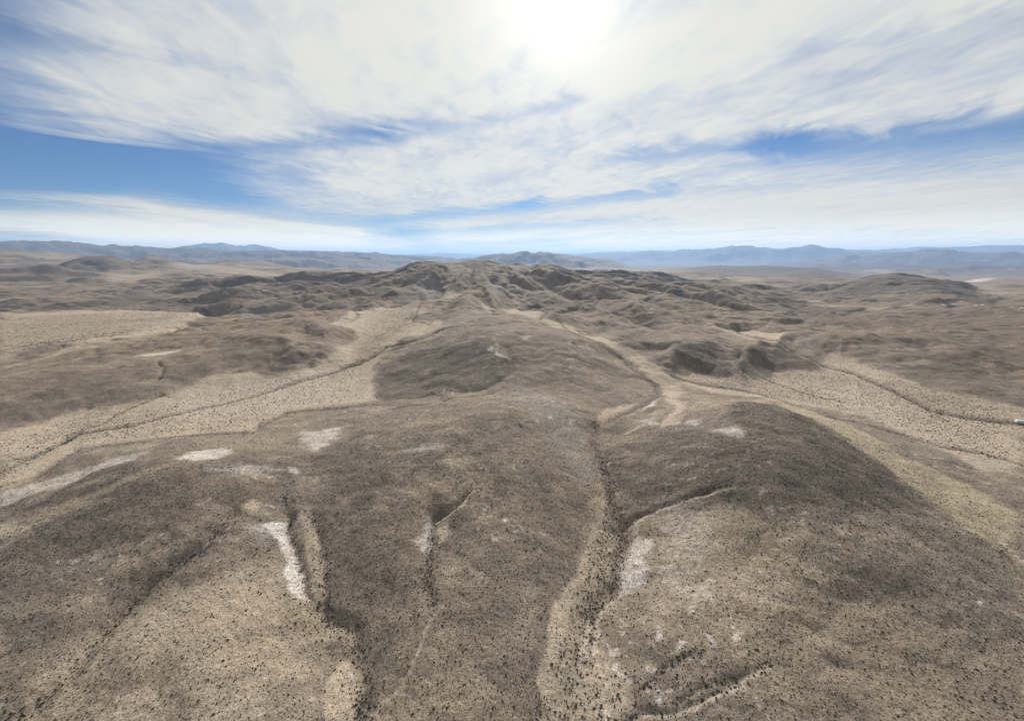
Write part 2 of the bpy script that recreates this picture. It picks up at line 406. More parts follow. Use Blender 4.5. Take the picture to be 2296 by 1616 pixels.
# shared warp of outlines so that no edge is straight
wx = fbm(X / 38, Y / 38, 4, 21, .6); wy = fbm(X / 38, Y / 38, 4, 22, .6)
wfac = np.clip(6.0 / RR, 0.003, 0.022)
UWx = UU + wx * wfac; UWy = WW + wy * wfac
fin = fbm(X / 9, Y / 9, 3, 31, .6)

def poly_mask(P, soft=0.010, warp=1.0, rag=0.6):
    lo = P.min(0) - 0.10; hi = P.max(0) + 0.10
    iu = np.where((U > lo[0]) & (U < hi[0]))[0]; iw = np.where((Wn > lo[1]) & (Wn < hi[1]))[0]
    if len(iu) < 2 or len(iw) < 2: return None, None
    S = np.ix_(iu, iw)
    px = UU[S] * (1 - warp) + UWx[S] * warp; py = WW[S] * (1 - warp) + UWy[S] * warp
    n = len(P); best = np.full(px.shape, 1e9); ins = np.zeros(px.shape, bool)
    for i in range(n):
        a = P[i]; b = P[(i + 1) % n]; ab = b - a; L2 = (ab ** 2).sum() + 1e-12
        t = np.clip(((px - a[0]) * ab[0] + (py - a[1]) * ab[1]) / L2, 0, 1)
        best = np.minimum(best, (px - a[0] - t * ab[0]) ** 2 + (py - a[1] - t * ab[1]) ** 2)
        c = ((a[1] > py) != (b[1] > py)) & (px < (b[0] - a[0]) * (py - a[1]) / (b[1] - a[1] + 1e-15) + a[0])
        ins ^= c
    d = np.sqrt(best) * np.where(ins, 1, -1)
    return S, sstep(d + fin[S] * soft * rag, -soft, soft)
def line_field(P, wid, warp=0.5):
    """normalised distance (1 at half width; signed side) of a polyline; wid in metres"""
    r0 = np.exp(P[:, 1]); m = 3.5 * wid / r0.min() + 0.02
    lo = P.min(0) - m; hi = P.max(0) + m
    iu = np.where((U > lo[0]) & (U < hi[0]))[0]; iw = np.where((Wn > lo[1]) & (Wn < hi[1]))[0]
    S = np.ix_(iu, iw)
    px = UU[S] * (1 - warp) + UWx[S] * warp; py = WW[S] * (1 - warp) + UWy[S] * warp
    best = np.full(px.shape, 1e9); along = np.zeros(px.shape); side = np.zeros(px.shape)
    n = len(P) - 1
    for i in range(n):
        a = P[i]; b = P[i + 1]; ab = b - a; L2 = (ab ** 2).sum() + 1e-12
        t = np.clip(((px - a[0]) * ab[0] + (py - a[1]) * ab[1]) / L2, 0, 1)
        ex = px - a[0] - t * ab[0]; ey = py - a[1] - t * ab[1]
        d2 = ex ** 2 + ey ** 2; k = d2 < best
        best[k] = d2[k]; along[k] = (i + t[k]) / n
        side[k] = np.sign(ab[0] * ey - ab[1] * ex)[k]
    return S, np.sqrt(best) * RR[S] / wid, along, side

zero = lambda: np.zeros_like(Z)
M = dict(pale=zero(), white=zero(), dark=zero(), warm=zero(), grey=zero(), flat=zero(), brush=zero())

# areas: kind, strength, softness, crop, outline
AREAS = [
 # big zones of the near hills
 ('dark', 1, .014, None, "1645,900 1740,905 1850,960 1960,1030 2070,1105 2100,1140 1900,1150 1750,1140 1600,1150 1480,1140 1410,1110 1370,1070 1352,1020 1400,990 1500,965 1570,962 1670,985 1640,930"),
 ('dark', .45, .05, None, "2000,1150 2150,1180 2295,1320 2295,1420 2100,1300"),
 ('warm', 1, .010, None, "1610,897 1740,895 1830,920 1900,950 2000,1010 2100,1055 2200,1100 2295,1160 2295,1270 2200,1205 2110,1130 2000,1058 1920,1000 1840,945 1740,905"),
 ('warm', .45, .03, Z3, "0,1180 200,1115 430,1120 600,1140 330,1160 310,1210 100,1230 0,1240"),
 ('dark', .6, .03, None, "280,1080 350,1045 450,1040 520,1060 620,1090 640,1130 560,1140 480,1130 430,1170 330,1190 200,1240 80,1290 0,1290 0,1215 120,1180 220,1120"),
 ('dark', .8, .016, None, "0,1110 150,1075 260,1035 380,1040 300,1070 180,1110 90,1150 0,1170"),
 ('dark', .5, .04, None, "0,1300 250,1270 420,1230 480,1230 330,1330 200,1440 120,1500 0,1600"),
 ('dark', .6, .02, None, "560,1060 640,1080 740,1060 700,1110 760,1150 900,1120 930,1050 1000,1030 1190,1000 1200,960 1170,925 1120,910 1060,925 990,950 900,960 800,965 760,985 680,1020 540,1010 480,1035"),
 ('dark', .5, .04, None, "730,1160 900,1130 940,1200 900,1330 820,1420 720,1380 730,1280"),
 ('dark', .35, .05, None, "1050,1240 1150,1230 1250,1250 1180,1400 1060,1420 980,1500 900,1480 960,1380"),
 ('dark', .35, .05, None, "1200,1080 1300,1050 1320,1150 1290,1230 1230,1330 1170,1230"),
 ('grey', 0.49, .03, None, "1130,860 1200,870 1280,900 1310,950 1330,1050 1320,1100 1280,1080 1240,1000 1200,930 1120,890"),
 ('dark', .7, .010, None, "1295,935 1340,950 1330,960 1312,955"),
 ('white', .75, .010, None, "388,1033 430,1012 500,1005 516,1012 480,1026 420,1035"),
 ('white', .45, .012, None, "0,1105 150,1060 260,1025 330,1012 310,1028 220,1055 120,1095 20,1130"),
 ('white', .55, .012, None, "680,970 770,958 745,988 705,1012 688,1000"),
 ('white', .6, .008, None, "635,1050 655,1045 668,1070 650,1072"),
 ('pale', .9, .008, None, "0,1178 60,1172 110,1165 60,1192 0,1210"),
 ('warm', .6, .012, None, "60,1150 230,1090 340,1050 380,1042 300,1080 120,1160"),
 ('warm', .35, .03, None, "430,990 560,970 680,975 640,1000 540,1010"),
 ('white', .5, .012, None, "450,1052 560,1050 620,1060 540,1066"),
 ('white', .35, .02, None, "910,1010 960,1000 1000,1005 950,1022"),
 # washes and basins on the left
 ('pale', .95, .012, None, "0,970 150,925 300,900 400,880 480,830 560,822 590,845 700,825 750,790 800,762 790,735 730,720 780,690 850,672 930,672 960,700 900,715 985,722 1020,725 960,745 900,760 850,800 832,830 842,860 850,895 760,905 640,922 560,965 340,985 180,1005 60,1072 0,1100"),
 ('flat', 1, .05, None, "0,990 150,945 400,895 560,850 700,840 800,790 830,740 850,690 930,680 950,720 850,790 825,840 835,890 640,922 560,960 340,980 150,1000 0,1080"),
 ('white', .18, .05, None, "350,900 560,850 760,820 830,850 840,890 640,915 400,960"),
 ('dark', .75, .014, None, "585,835 640,795 700,788 745,790 720,815 660,835 600,850"),
 ('dark', .5, .02, None, "790,770 840,750 870,755 850,790 800,805"),
 ('pale', 1.0, .012, None, "0,702 100,698 200,694 300,690 400,690 440,690 470,700 420,715 330,745 250,760 180,775 60,800 0,815"),
 ('flat', 1, .03, None, "0,705 200,698 440,692 400,715 300,745 180,765 0,800"),
 ('warm', .35, .02, None, "0,712 220,700 300,715 220,735 0,765"),
 ('warm', .6, .008, Z1, "0,1110 180,1070 320,1045 300,1080 120,1120 0,1135"),
 ('pale', .75, .008, Z1, "0,900 200,855 460,765 620,740 900,700 860,715 640,760 420,800 180,870 0,915"),
 ('pale', .5, .012, Z1, "0,1000 250,940 520,905 700,880 860,830 700,870 500,895 300,935 0,985"),
 ('dark', .8, .012, Z1, "60,840 200,780 340,752 480,750 380,790 220,835 80,870 0,880"),
 ('dark', .6, .012, Z1, "380,900 520,870 680,800 860,780 1000,740 880,810 700,870 520,905"),
 ('dark', .55, .025, Z1, "0,1010 250,980 440,940 700,900 1000,850 1050,860 1030,970 700,1060 400,1130 200,1230 0,1260"),
 ('dark', .6, .02, Z1, "1080,870 1300,850 1420,900 1480,950 1300,980 1100,1000 1060,930"),
 ('dark', .5, .03, Z1, "1450,720 1800,690 1950,700 1900,820 1700,900 1500,940 1480,880"),
 ('white', .7, .005, Z1, "920,830 1100,775 1220,762 1210,780 1100,810 1040,828"),
 ('dark', .8, .012, Z1, "1950,600 1980,565 2080,555 2100,580 2010,610"),
 ('dark', .9, .008, Z1, "1315,545 1480,470 1560,480 1500,520 1400,540"),
 ('dark', .8, .010, Z1, "1480,460 1560,400 1720,370 1740,385 1640,420 1530,465"),
 ('grey', 0.63, .010, Z1, "1620,500 1700,440 1850,420 1930,470 1850,500 1700,530 1600,540"),
 ('dark', .9, .010, Z1, "1600,470 1690,435 1740,470 1660,510"),
 ('dark', .8, .010, Z1, "1860,470 1930,430 2010,430 1960,480 1860,495"),
 ('dark', .8, .010, Z1, "430,205 560,165 680,155 780,165 860,190 960,215 900,240 780,245 700,250 620,280 520,265 460,240"),
 ('dark', .9, .008, Z1, "30,230 130,212 240,215 330,215 420,250 350,270 250,250 120,240"),
 ('dark', .8, .008, Z1, "160,270 280,262 400,280 410,300 330,305 200,300"),
 ('dark', .7, .010, Z1, "500,310 600,300 660,320 690,345 560,350"),
 ('dark', 1, .006, Z1, "520,470 620,440 720,430 820,400 880,365 950,365 1040,405 1080,430 960,440 820,455 700,470 600,480"),
 ('dark', .8, .010, Z1, "200,500 350,475 360,495 230,512"),
 ('dark', .8, .008, Z1, "300,385 420,360 500,340 500,360 400,380"),
 ('dark', .7, .010, Z1, "1050,400 1180,370 1330,305 1320,330 1220,380 1090,410"),
 ('dark', .8, .008, Z1, "940,505 1050,460 1200,430 1330,430 1340,465 1200,480 1050,495"),
 ('dark', .7, .008, Z1, "1200,410 1330,370 1600,350 1620,365 1400,400 1250,420"),
 ('dark', .2, .02, Z1, "0,450 200,420 500,400 700,460 900,470 600,530 300,540 0,560"),
 ('pale', .6, .012, Z1, "680,300 900,280 1100,270 1000,310 900,340 740,335"),
 ('pale', .6, .012, Z1, "1160,215 1500,205 1400,225 1700,250 2000,290 1700,300 1500,270 1200,240"),
 ('pale', .5, .012, Z1, "230,160 420,170 500,160 430,195 260,190"),
 ('warm', .5, .01, Z1, "0,135 300,150 560,150 430,170 150,160"),
 ('dark', .8, .006, Z1, "1440,205 1540,182 1620,205 1530,215"),
 # central hill and the high ground behind it
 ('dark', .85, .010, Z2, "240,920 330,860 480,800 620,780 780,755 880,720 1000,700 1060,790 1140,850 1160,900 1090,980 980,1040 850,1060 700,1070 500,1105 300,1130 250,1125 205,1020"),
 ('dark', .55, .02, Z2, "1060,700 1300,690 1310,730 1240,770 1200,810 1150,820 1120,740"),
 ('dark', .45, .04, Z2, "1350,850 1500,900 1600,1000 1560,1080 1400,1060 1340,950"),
 ('white', .75, .006, Z2, "975,790 1020,778 1025,812 1000,805"),
 ('white', .75, .006, Z2, "1045,740 1060,800 1130,842 1080,836 1042,805"),
 ('white', .4, .010, Z2, "1210,710 1260,690 1300,710 1240,722"),
 ('grey', 0.66, .010, Z2, "700,610 800,560 900,530 1000,520 1050,530 980,560 860,590 760,640 640,650"),
 ('white', .45, .010, Z2, "950,490 990,485 1035,515 990,520"),
 ('grey', 0.66, .008, Z2, "590,570 640,510 710,470 690,510 640,570 605,590"),
 ('pale', .9, .010, Z2, "1080,485 1180,490 1250,510 1380,508 1410,530 1300,590 1480,600 1590,640 1575,680 1450,640 1300,600 1230,560 1120,530"),
 ('pale', .9, .010, Z2, "1610,690 1750,688 1860,770 2000,800 2060,860 2160,930 2295,980 2295,1290 2150,1300 2240,1200 2180,1100 2150,1050 2060,960 1960,880 1850,800 1720,740"),
 ('pale', 1, .008, Z2, "1745,1195 1850,1160 1970,1150 1880,1210 1800,1270 1735,1290"),
 ('white', .8, .008, Z2, "2150,1110 2100,1170 2030,1200 2000,1210 2080,1150 2130,1110"),
 ('white', .45, .016, Z2, "1980,1270 2100,1250 2140,1290 2060,1300"),
 ('grey', 0.63, .010, Z2, "950,370 1040,320 1150,300 1220,310 1160,370 1060,395 960,400"),
 ('grey', 0.56, .012, Z2, "420,380 480,310 580,290 640,310 690,400 600,420 500,400"),
 ('pale', .6, .012, Z2, "560,480 700,410 840,380 860,400 700,460 600,520"),
 ('dark', .9, .008, Z2, "780,310 860,285 930,280 935,300 860,315 800,325"),
 ('dark', .7, .010, Z2, "690,390 760,330 900,310 930,340 860,380 740,400"),
 ('dark', .75, .010, Z2, "350,340 420,290 520,215 540,240 480,300 400,345"),
 ('dark', .7, .010, Z2, "850,225 960,230 970,250 900,262 820,250"),
 ('dark', .7, .008, Z2, "1200,235 1320,215 1340,240 1250,255"),
 ('dark', .8, .012, Z2, "0,300 100,270 220,272 180,320 60,335 0,330"),
 ('dark', .8, .010, Z2, "0,395 70,400 30,440 0,440"),
 ('dark', .7, .012, Z2, "60,430 150,405 270,410 240,435 100,460"),
 ('dark', .8, .012, Z2, "1180,440 1230,370 1340,345 1420,370 1600,410 1720,395 1560,450 1490,490 1400,515 1300,500 1190,490"),
 ('dark', .95, .008, Z2, "1490,470 1600,420 1740,390 1750,400 1620,440 1540,475"),
 ('dark', .7, .014, Z2, "1390,570 1500,530 1650,560 1640,600 1580,620 1450,590"),
 ('dark', .8, .012, Z2, "1700,600 1790,570 1820,600 1770,660 1690,650"),
 ('dark', .5, .02, Z2, "1780,720 1900,650 2100,640 2140,700 2080,760 1980,800 1880,760"),
 ('dark', .8, .010, Z2, "1440,310 1540,300 1580,325 1480,330"),
 ('dark', .7, .008, Z2, "1750,415 1850,405 1840,430 1760,435"),
 ('dark', .7, .008, Z2, "2030,520 2130,490 2230,505 2220,525 2100,540"),
 ('dark', .8, .008, Z2, "1560,740 1600,715 1640,760 1580,770"),
 ('dark', .7, .008, Z2, "1215,570 1290,575 1300,590 1240,592"),
 ('dark', .6, .012, Z2, "430,560 480,530 520,560 500,580"),
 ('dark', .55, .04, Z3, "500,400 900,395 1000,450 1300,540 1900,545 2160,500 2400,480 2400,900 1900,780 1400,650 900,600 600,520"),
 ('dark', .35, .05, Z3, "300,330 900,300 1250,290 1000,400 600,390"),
 # right-hand hills
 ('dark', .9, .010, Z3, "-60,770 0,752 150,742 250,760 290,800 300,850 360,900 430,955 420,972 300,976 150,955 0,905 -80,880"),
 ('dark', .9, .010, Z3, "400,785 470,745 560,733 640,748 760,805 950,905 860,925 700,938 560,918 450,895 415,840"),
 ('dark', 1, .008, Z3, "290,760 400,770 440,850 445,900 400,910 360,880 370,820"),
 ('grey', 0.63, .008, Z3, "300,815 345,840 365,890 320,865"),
 ('dark', .8, .010, Z3, "640,715 700,675 860,655 890,680 780,690 680,740"),
 ('grey', 0.70, .010, Z3, "700,695 760,680 890,705 890,790 850,815 760,770 700,735"),
 ('dark', .6, .012, Z3, "890,680 1100,700 1120,735 980,720 900,750"),
 ('dark', .75, .010, Z3, "1230,740 1420,690 1480,720 1430,760 1260,755"),
 ('dark', .85, .010, Z3, "1500,760 1580,685 1640,740 1700,790 1600,800"),
 ('dark', .6, .03, Z3, "1400,800 1700,780 1950,900 2295,1000 2295,1180 2000,1090 1700,1000 1450,900"),
 ('dark', .35, .05, Z3, "900,760 1400,780 1500,900 1800,1010 1700,1030 1300,900"),
 ('pale', .95, .012, Z3, "450,905 560,925 700,942 860,935 960,905 940,860 1000,815 1060,812 1250,900 1450,970 1700,1060 2000,1120 2295,1190 2295,1620 2000,1600 1700,1450 1450,1330 1250,1240 1050,1210 850,1180 560,1120 200,1080 0,1020 -60,950 0,915 150,965 300,985 430,980"),
 ('flat', 1, .05, Z3, "450,920 700,955 950,915 1060,850 1450,1000 2295,1220 2295,1600 1700,1430 1250,1220 850,1160 300,1060 0,980"),
 ('white', .2, .05, Z3, "900,1000 1300,1050 1500,1180 1400,1260 1100,1180 850,1080"),
 ('grey', 0.42, .03, Z3, "100,1020 400,1000 800,1080 1000,1160 700,1120 300,1060"),
 ('pale', 1, .008, Z3, "370,640 500,632 715,658 640,725 540,700 470,690"),
 ('pale', .8, .008, Z3, "60,545 200,590 300,640 400,680 520,710 640,730 600,745 400,700 200,620"),
 ('pale', .6, .008, Z3, "1240,490 1400,505 1620,530 1500,528 1300,512"),
 ('pale', .6, .010, Z3, "760,435 900,440 1240,485 1100,475 900,460"),
 ('pale', .4, .02, Z3, "340,290 400,270 560,330 700,370 560,360 380,320"),
 ('white', .8, .006, Z3, "1895,336 1960,320 2030,310 2130,312 2060,325 1960,338"),
 ('pale', .8, .012, Z3, "1200,262 1300,250 1420,262 1340,276"),
 ('pale', .5, .02, Z3, "1880,345 2295,415 2295,440 2060,420"),
 ('dark', 1, .015, Z3, "950,400 1100,350 1250,300 1450,290 1700,315 1900,370 2100,440 2160,490 2060,500 1900,450 1500,420 1200,420"),
 ('dark', .7, .01, Z3, "2050,480 2080,455 2150,485"),
 ('dark', .7, .012, Z3, "200,410 280,365 380,380 470,430 430,450 320,400"),
 ('dark', .7, .012, Z3, "340,590 440,575 480,600 400,615"),
 ('dark', .8, .008, Z3, "590,625 660,620 680,640 610,645"),
 ('dark', 1, .04, Z3, "0,240 400,225 900,240 1250,290 1000,330 700,300 300,290 0,270"),
 ('dark', .5, .05, Z3, "900,225 1450,215 2295,228 2295,300 1800,300 1300,250"),
 ('white', .5, .010, Z3, "0,1290 80,1250 110,1290 60,1310"),
 ('white', .45, .010, Z3, "240,1320 330,1310 440,1350 430,1370 330,1372"),
 ('pale', 1, .010, None, "1345,1075 1352,1110 1345,1150 1325,1190 1310,1240 1290,1290 1262,1320 1245,1365 1232,1400 1225,1440 1212,1490 1205,1530 1215,1580 1235,1616 1262,1616 1290,1570 1240,1520 1250,1470 1270,1440 1282,1400 1288,1360 1300,1320 1318,1280 1330,1230 1345,1180 1360,1140 1362,1095"),
 ('pale', .8, .02, None, "1340,1440 1370,1470 1400,1500 1410,1540 1400,1580 1370,1616 1270,1616 1290,1560 1300,1500 1315,1460"),
 ('white', 1, .006, Z4, "1700,335 1780,300 1900,300 1885,350 1892,450 1920,560 1930,700 1975,790 2005,850 1930,840 1860,800 1830,730 1795,680 1800,650 1850,590 1830,480 1790,395 1740,350"),
 ('pale', 1, .008, Z4, "1935,290 2000,240 2050,265 2060,400 2085,520 2095,700 2110,900 2060,890 2000,770 1960,560 1925,350"),
 ('pale', 1, .008, Z4, "1565,215 1650,190 1700,205 1745,245 1650,255 1580,235"),
 ('warm', .8, .010, Z4, "1690,245 1900,262 1900,290 1780,290 1690,270"),
 ('white', .5, .02, Z4, "1640,340 1740,330 1800,420 1720,440 1650,390"),
 ('warm', .6, .03, Z4, "1850,850 2000,860 2100,1000 2160,1100 1980,1100 1850,960"),
 ('pale', .5, .05, Z4, "700,1000 1300,700 1900,500 1900,1000 2100,1300 1400,1500 900,1350"),
 ('pale', 1, .012, None, "765,1483 785,1493 803,1514 813,1541 796,1616 740,1616 725,1560 735,1535 750,1510"),
 ('pale', .9, .010, None, "745,1395 780,1408 805,1425 800,1445 775,1425 745,1410"),
 ('white', .62, .010, Z5, "570,260 590,320 570,400 560,510 520,510 490,430 530,380"),
 ('pale', .9, .010, Z5, "600,340 690,300 700,380 640,450 600,400"),
 ('dark', .9, .016, Z5, "540,190 590,130 700,130 780,165 740,220 660,270 590,280 550,240"),
 ('dark', .8, .02, Z5, "700,260 780,230 860,260 890,330 860,420 760,440 690,380"),
 ('white', .66, .012, Z5, "1930,330 1905,400 1880,460 1870,520 1805,600 1815,700 1830,800 1900,760 2000,700 1990,620 1960,560 2040,490 2010,450 1950,420"),
 ('white', .22, .03, None, "1480,1120 1560,1125 1590,1200 1560,1290 1610,1330 1560,1350 1480,1290 1500,1200"),
 ('pale', .4, .04, None, "1470,1140 1640,1150 1640,1330 1500,1400 1440,1300"),
 ('pale', .60, .022, None, "1345,1060 1362,1075 1385,1130 1395,1165 1390,1230 1382,1283 1362,1335 1330,1386 1318,1440 1350,1480 1400,1540 1400,1616 1215,1616 1210,1530 1240,1400 1300,1280"),
 ('brush', 1, .012, None, "1362,1080 1400,1165 1390,1240 1380,1290 1362,1335 1330,1386 1310,1450 1295,1510 1250,1470 1282,1400 1292,1330 1312,1270 1340,1200 1350,1140"),
 ('dark', .45, .012, None, "1385,1180 1400,1165 1392,1240 1385,1290 1365,1340 1345,1330 1365,1280 1375,1230"),
 ('brush', .8, .02, None, "1250,1470 1400,1500 1400,1616 1240,1616"),
]
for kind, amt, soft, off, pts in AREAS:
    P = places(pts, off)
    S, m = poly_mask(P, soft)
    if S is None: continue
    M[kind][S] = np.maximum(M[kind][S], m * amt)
    if kind in ('pale', 'white'): M['dark'][S] *= (1 - m * amt); M['grey'][S] *= (1 - m * amt); M['warm'][S] *= (1 - m * amt)
    if kind in ('dark', 'grey', 'warm'): M['pale'][S] *= (1 - 0.9 * m * amt)
    if kind in ('grey', 'warm'): M['dark'][S] *= (1 - m * amt)

# lines: (half width m, depth m (+ cut, - raised), dark rim, pale bed, crop, points)
LINES = [
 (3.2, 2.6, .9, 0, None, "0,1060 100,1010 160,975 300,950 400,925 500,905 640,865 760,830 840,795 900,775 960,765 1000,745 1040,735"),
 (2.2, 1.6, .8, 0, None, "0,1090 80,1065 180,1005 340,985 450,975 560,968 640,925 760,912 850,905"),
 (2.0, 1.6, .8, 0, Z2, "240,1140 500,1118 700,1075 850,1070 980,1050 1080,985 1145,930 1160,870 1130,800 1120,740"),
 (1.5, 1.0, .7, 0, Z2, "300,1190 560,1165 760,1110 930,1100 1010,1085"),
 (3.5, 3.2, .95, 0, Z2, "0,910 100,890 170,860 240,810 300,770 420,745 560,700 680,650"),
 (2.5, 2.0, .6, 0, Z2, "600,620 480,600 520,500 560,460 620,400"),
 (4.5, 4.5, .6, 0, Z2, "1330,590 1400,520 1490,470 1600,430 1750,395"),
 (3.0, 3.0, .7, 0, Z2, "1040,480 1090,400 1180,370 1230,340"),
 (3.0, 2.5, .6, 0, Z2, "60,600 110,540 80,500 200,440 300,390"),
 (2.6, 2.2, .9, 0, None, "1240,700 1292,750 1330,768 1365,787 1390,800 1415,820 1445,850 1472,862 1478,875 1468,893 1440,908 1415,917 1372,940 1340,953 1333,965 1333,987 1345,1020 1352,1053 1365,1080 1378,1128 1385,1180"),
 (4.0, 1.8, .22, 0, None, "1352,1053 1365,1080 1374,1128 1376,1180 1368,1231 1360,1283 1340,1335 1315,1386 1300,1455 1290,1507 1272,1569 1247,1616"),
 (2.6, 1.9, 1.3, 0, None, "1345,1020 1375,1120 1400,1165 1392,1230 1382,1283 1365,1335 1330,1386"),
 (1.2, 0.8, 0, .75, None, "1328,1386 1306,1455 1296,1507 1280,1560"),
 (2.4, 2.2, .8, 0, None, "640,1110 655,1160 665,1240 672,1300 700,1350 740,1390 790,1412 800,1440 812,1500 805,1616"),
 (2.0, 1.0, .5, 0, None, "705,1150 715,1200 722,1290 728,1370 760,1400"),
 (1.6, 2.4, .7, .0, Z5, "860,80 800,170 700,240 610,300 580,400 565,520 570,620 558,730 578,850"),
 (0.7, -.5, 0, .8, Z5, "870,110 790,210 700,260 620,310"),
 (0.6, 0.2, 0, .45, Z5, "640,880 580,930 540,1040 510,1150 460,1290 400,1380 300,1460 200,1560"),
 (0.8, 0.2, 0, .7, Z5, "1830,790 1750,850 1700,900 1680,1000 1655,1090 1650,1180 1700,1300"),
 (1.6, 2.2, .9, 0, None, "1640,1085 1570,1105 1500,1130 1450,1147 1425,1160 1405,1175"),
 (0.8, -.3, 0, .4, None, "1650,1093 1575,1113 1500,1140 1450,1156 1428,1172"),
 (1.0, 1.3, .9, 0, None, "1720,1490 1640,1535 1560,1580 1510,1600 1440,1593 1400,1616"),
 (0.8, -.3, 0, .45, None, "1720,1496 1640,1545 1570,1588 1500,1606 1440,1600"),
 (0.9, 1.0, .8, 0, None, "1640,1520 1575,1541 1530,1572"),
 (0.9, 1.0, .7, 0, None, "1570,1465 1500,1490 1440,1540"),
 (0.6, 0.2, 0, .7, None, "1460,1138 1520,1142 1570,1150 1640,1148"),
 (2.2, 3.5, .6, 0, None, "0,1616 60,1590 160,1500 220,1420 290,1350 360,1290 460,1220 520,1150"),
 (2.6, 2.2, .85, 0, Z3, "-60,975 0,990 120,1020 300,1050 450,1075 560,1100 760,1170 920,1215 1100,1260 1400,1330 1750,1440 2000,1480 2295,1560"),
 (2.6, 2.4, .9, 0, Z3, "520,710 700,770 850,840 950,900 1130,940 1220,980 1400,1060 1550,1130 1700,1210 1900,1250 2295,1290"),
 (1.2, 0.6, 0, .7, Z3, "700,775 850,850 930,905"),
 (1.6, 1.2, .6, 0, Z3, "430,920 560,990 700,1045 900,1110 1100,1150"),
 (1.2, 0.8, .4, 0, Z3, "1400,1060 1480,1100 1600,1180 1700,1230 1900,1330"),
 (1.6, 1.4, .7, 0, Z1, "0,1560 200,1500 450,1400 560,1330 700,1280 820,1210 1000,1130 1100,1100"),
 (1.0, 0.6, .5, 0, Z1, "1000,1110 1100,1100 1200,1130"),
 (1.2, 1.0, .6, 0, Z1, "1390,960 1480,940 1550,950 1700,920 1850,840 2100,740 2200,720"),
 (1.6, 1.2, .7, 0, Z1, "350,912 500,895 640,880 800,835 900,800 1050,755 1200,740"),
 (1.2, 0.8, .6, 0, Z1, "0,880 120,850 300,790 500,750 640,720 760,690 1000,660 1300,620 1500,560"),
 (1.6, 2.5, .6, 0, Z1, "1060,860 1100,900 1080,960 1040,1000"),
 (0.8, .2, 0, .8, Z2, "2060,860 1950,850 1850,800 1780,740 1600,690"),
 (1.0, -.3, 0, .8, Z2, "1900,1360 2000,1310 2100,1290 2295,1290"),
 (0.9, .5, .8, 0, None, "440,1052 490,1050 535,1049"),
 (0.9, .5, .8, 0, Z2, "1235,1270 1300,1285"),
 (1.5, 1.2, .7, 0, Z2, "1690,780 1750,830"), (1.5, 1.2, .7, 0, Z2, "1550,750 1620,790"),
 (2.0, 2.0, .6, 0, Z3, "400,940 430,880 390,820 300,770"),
]
# relief: gully networks that deepen with the slope, flattened over basin floors
rough = 1 - 0.9 * M['flat'] - 0.5 * M['pale'] * (1 - M['flat'])
rough = np.clip(rough, 0.06, 1)
def bandpass(lam, amp, seed, lo, gain=.5, ridged=True, hi=None):
    global Z
    k = sstep(RR / lam, lo, lo * 2.2)
    if hi: k = k * (1 - sstep(RR / lam, hi * .6, hi))
    wpx = perlin(X / lam / 1.7, Y / lam / 1.7, seed + 50) * lam * .5; wpy = perlin(X / lam / 1.7, Y / lam / 1.7, seed + 60) * lam * .5
    n = fbm((X + wpx) / lam, (Y + wpy) / lam, 3, seed, gain)
    if ridged: n = np.abs(n) * 1.8 - 0.4
    Z = Z + n * amp * k * rough
bandpass(22, 0.6, 1, 1.0, hi=90)
bandpass(60, 1.7, 2, 1.2, hi=60)
bandpass(52, 3.2, 12, 8, hi=60)
bandpass(150, 5, 3, 1.8, hi=18)
bandpass(170, 6, 14, 4.2, hi=22)
bandpass(420, 25, 4, 1.8, hi=12)
bandpass(1600, 40, 8, 4.5)
# long spurs and drainages running down from the central summit
sx_, sy_ = 1850 * math.sin(R_(-4)), 1850 * math.cos(R_(-4))
ds = np.hypot(X - sx_, Y - sy_); th = np.arctan2(X - sx_, Y - sy_ ); ld = np.log(ds + 60)
wv_ = .35 * fbm(X / 330, Y / 330, 3, 41)
spur = np.abs(perlin(th * 3.4 + wv_, ld * 1.1 + 5, 42)) * 1.5 + .6 * np.abs(perlin(th * 8.2 + wv_ * 2, ld * 2.1, 43)) - .68
Z = Z + spur * 58 * sstep(ds, 140, 560) * (1 - sstep(ds, 900, 1500)) * np.clip(rough + .1, 0, 1) * sstep(RR, 520, 900)
Z = Z + fbm(X / 7, Y / 7, 3, 9) * 0.35 * rough * (1 - sstep(RR, 500, 1200))
far_l = sstep(RR, 250, 600)
for wid, dep, drk, bed, off, pts in LINES:
    P = places(pts, off)
    S, q, al, sd = line_field(P, wid)
    wv = 0.75 + 0.5 * np.clip(1 + fin[S], 0.2, 2)
    q = q / wv
    endf = np.clip(al * 8, 0, 1) * 0.7 + 0.3
    Z[S] -= dep * np.exp(-(q / 1.1) ** 2) * endf * (.5 + .3 * far_l[S])
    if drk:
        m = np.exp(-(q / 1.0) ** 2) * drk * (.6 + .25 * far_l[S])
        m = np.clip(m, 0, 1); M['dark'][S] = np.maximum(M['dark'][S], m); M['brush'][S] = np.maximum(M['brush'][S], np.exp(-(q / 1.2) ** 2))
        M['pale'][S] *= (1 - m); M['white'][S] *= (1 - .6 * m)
    if bed:
        m = np.exp(-(q / .9) ** 4) * bed * .8
        M['pale'][S] = np.maximum(M['pale'][S], m); M['dark'][S] *= (1 - m)
        M['white'][S] = np.maximum(M['white'][S], m * .25)

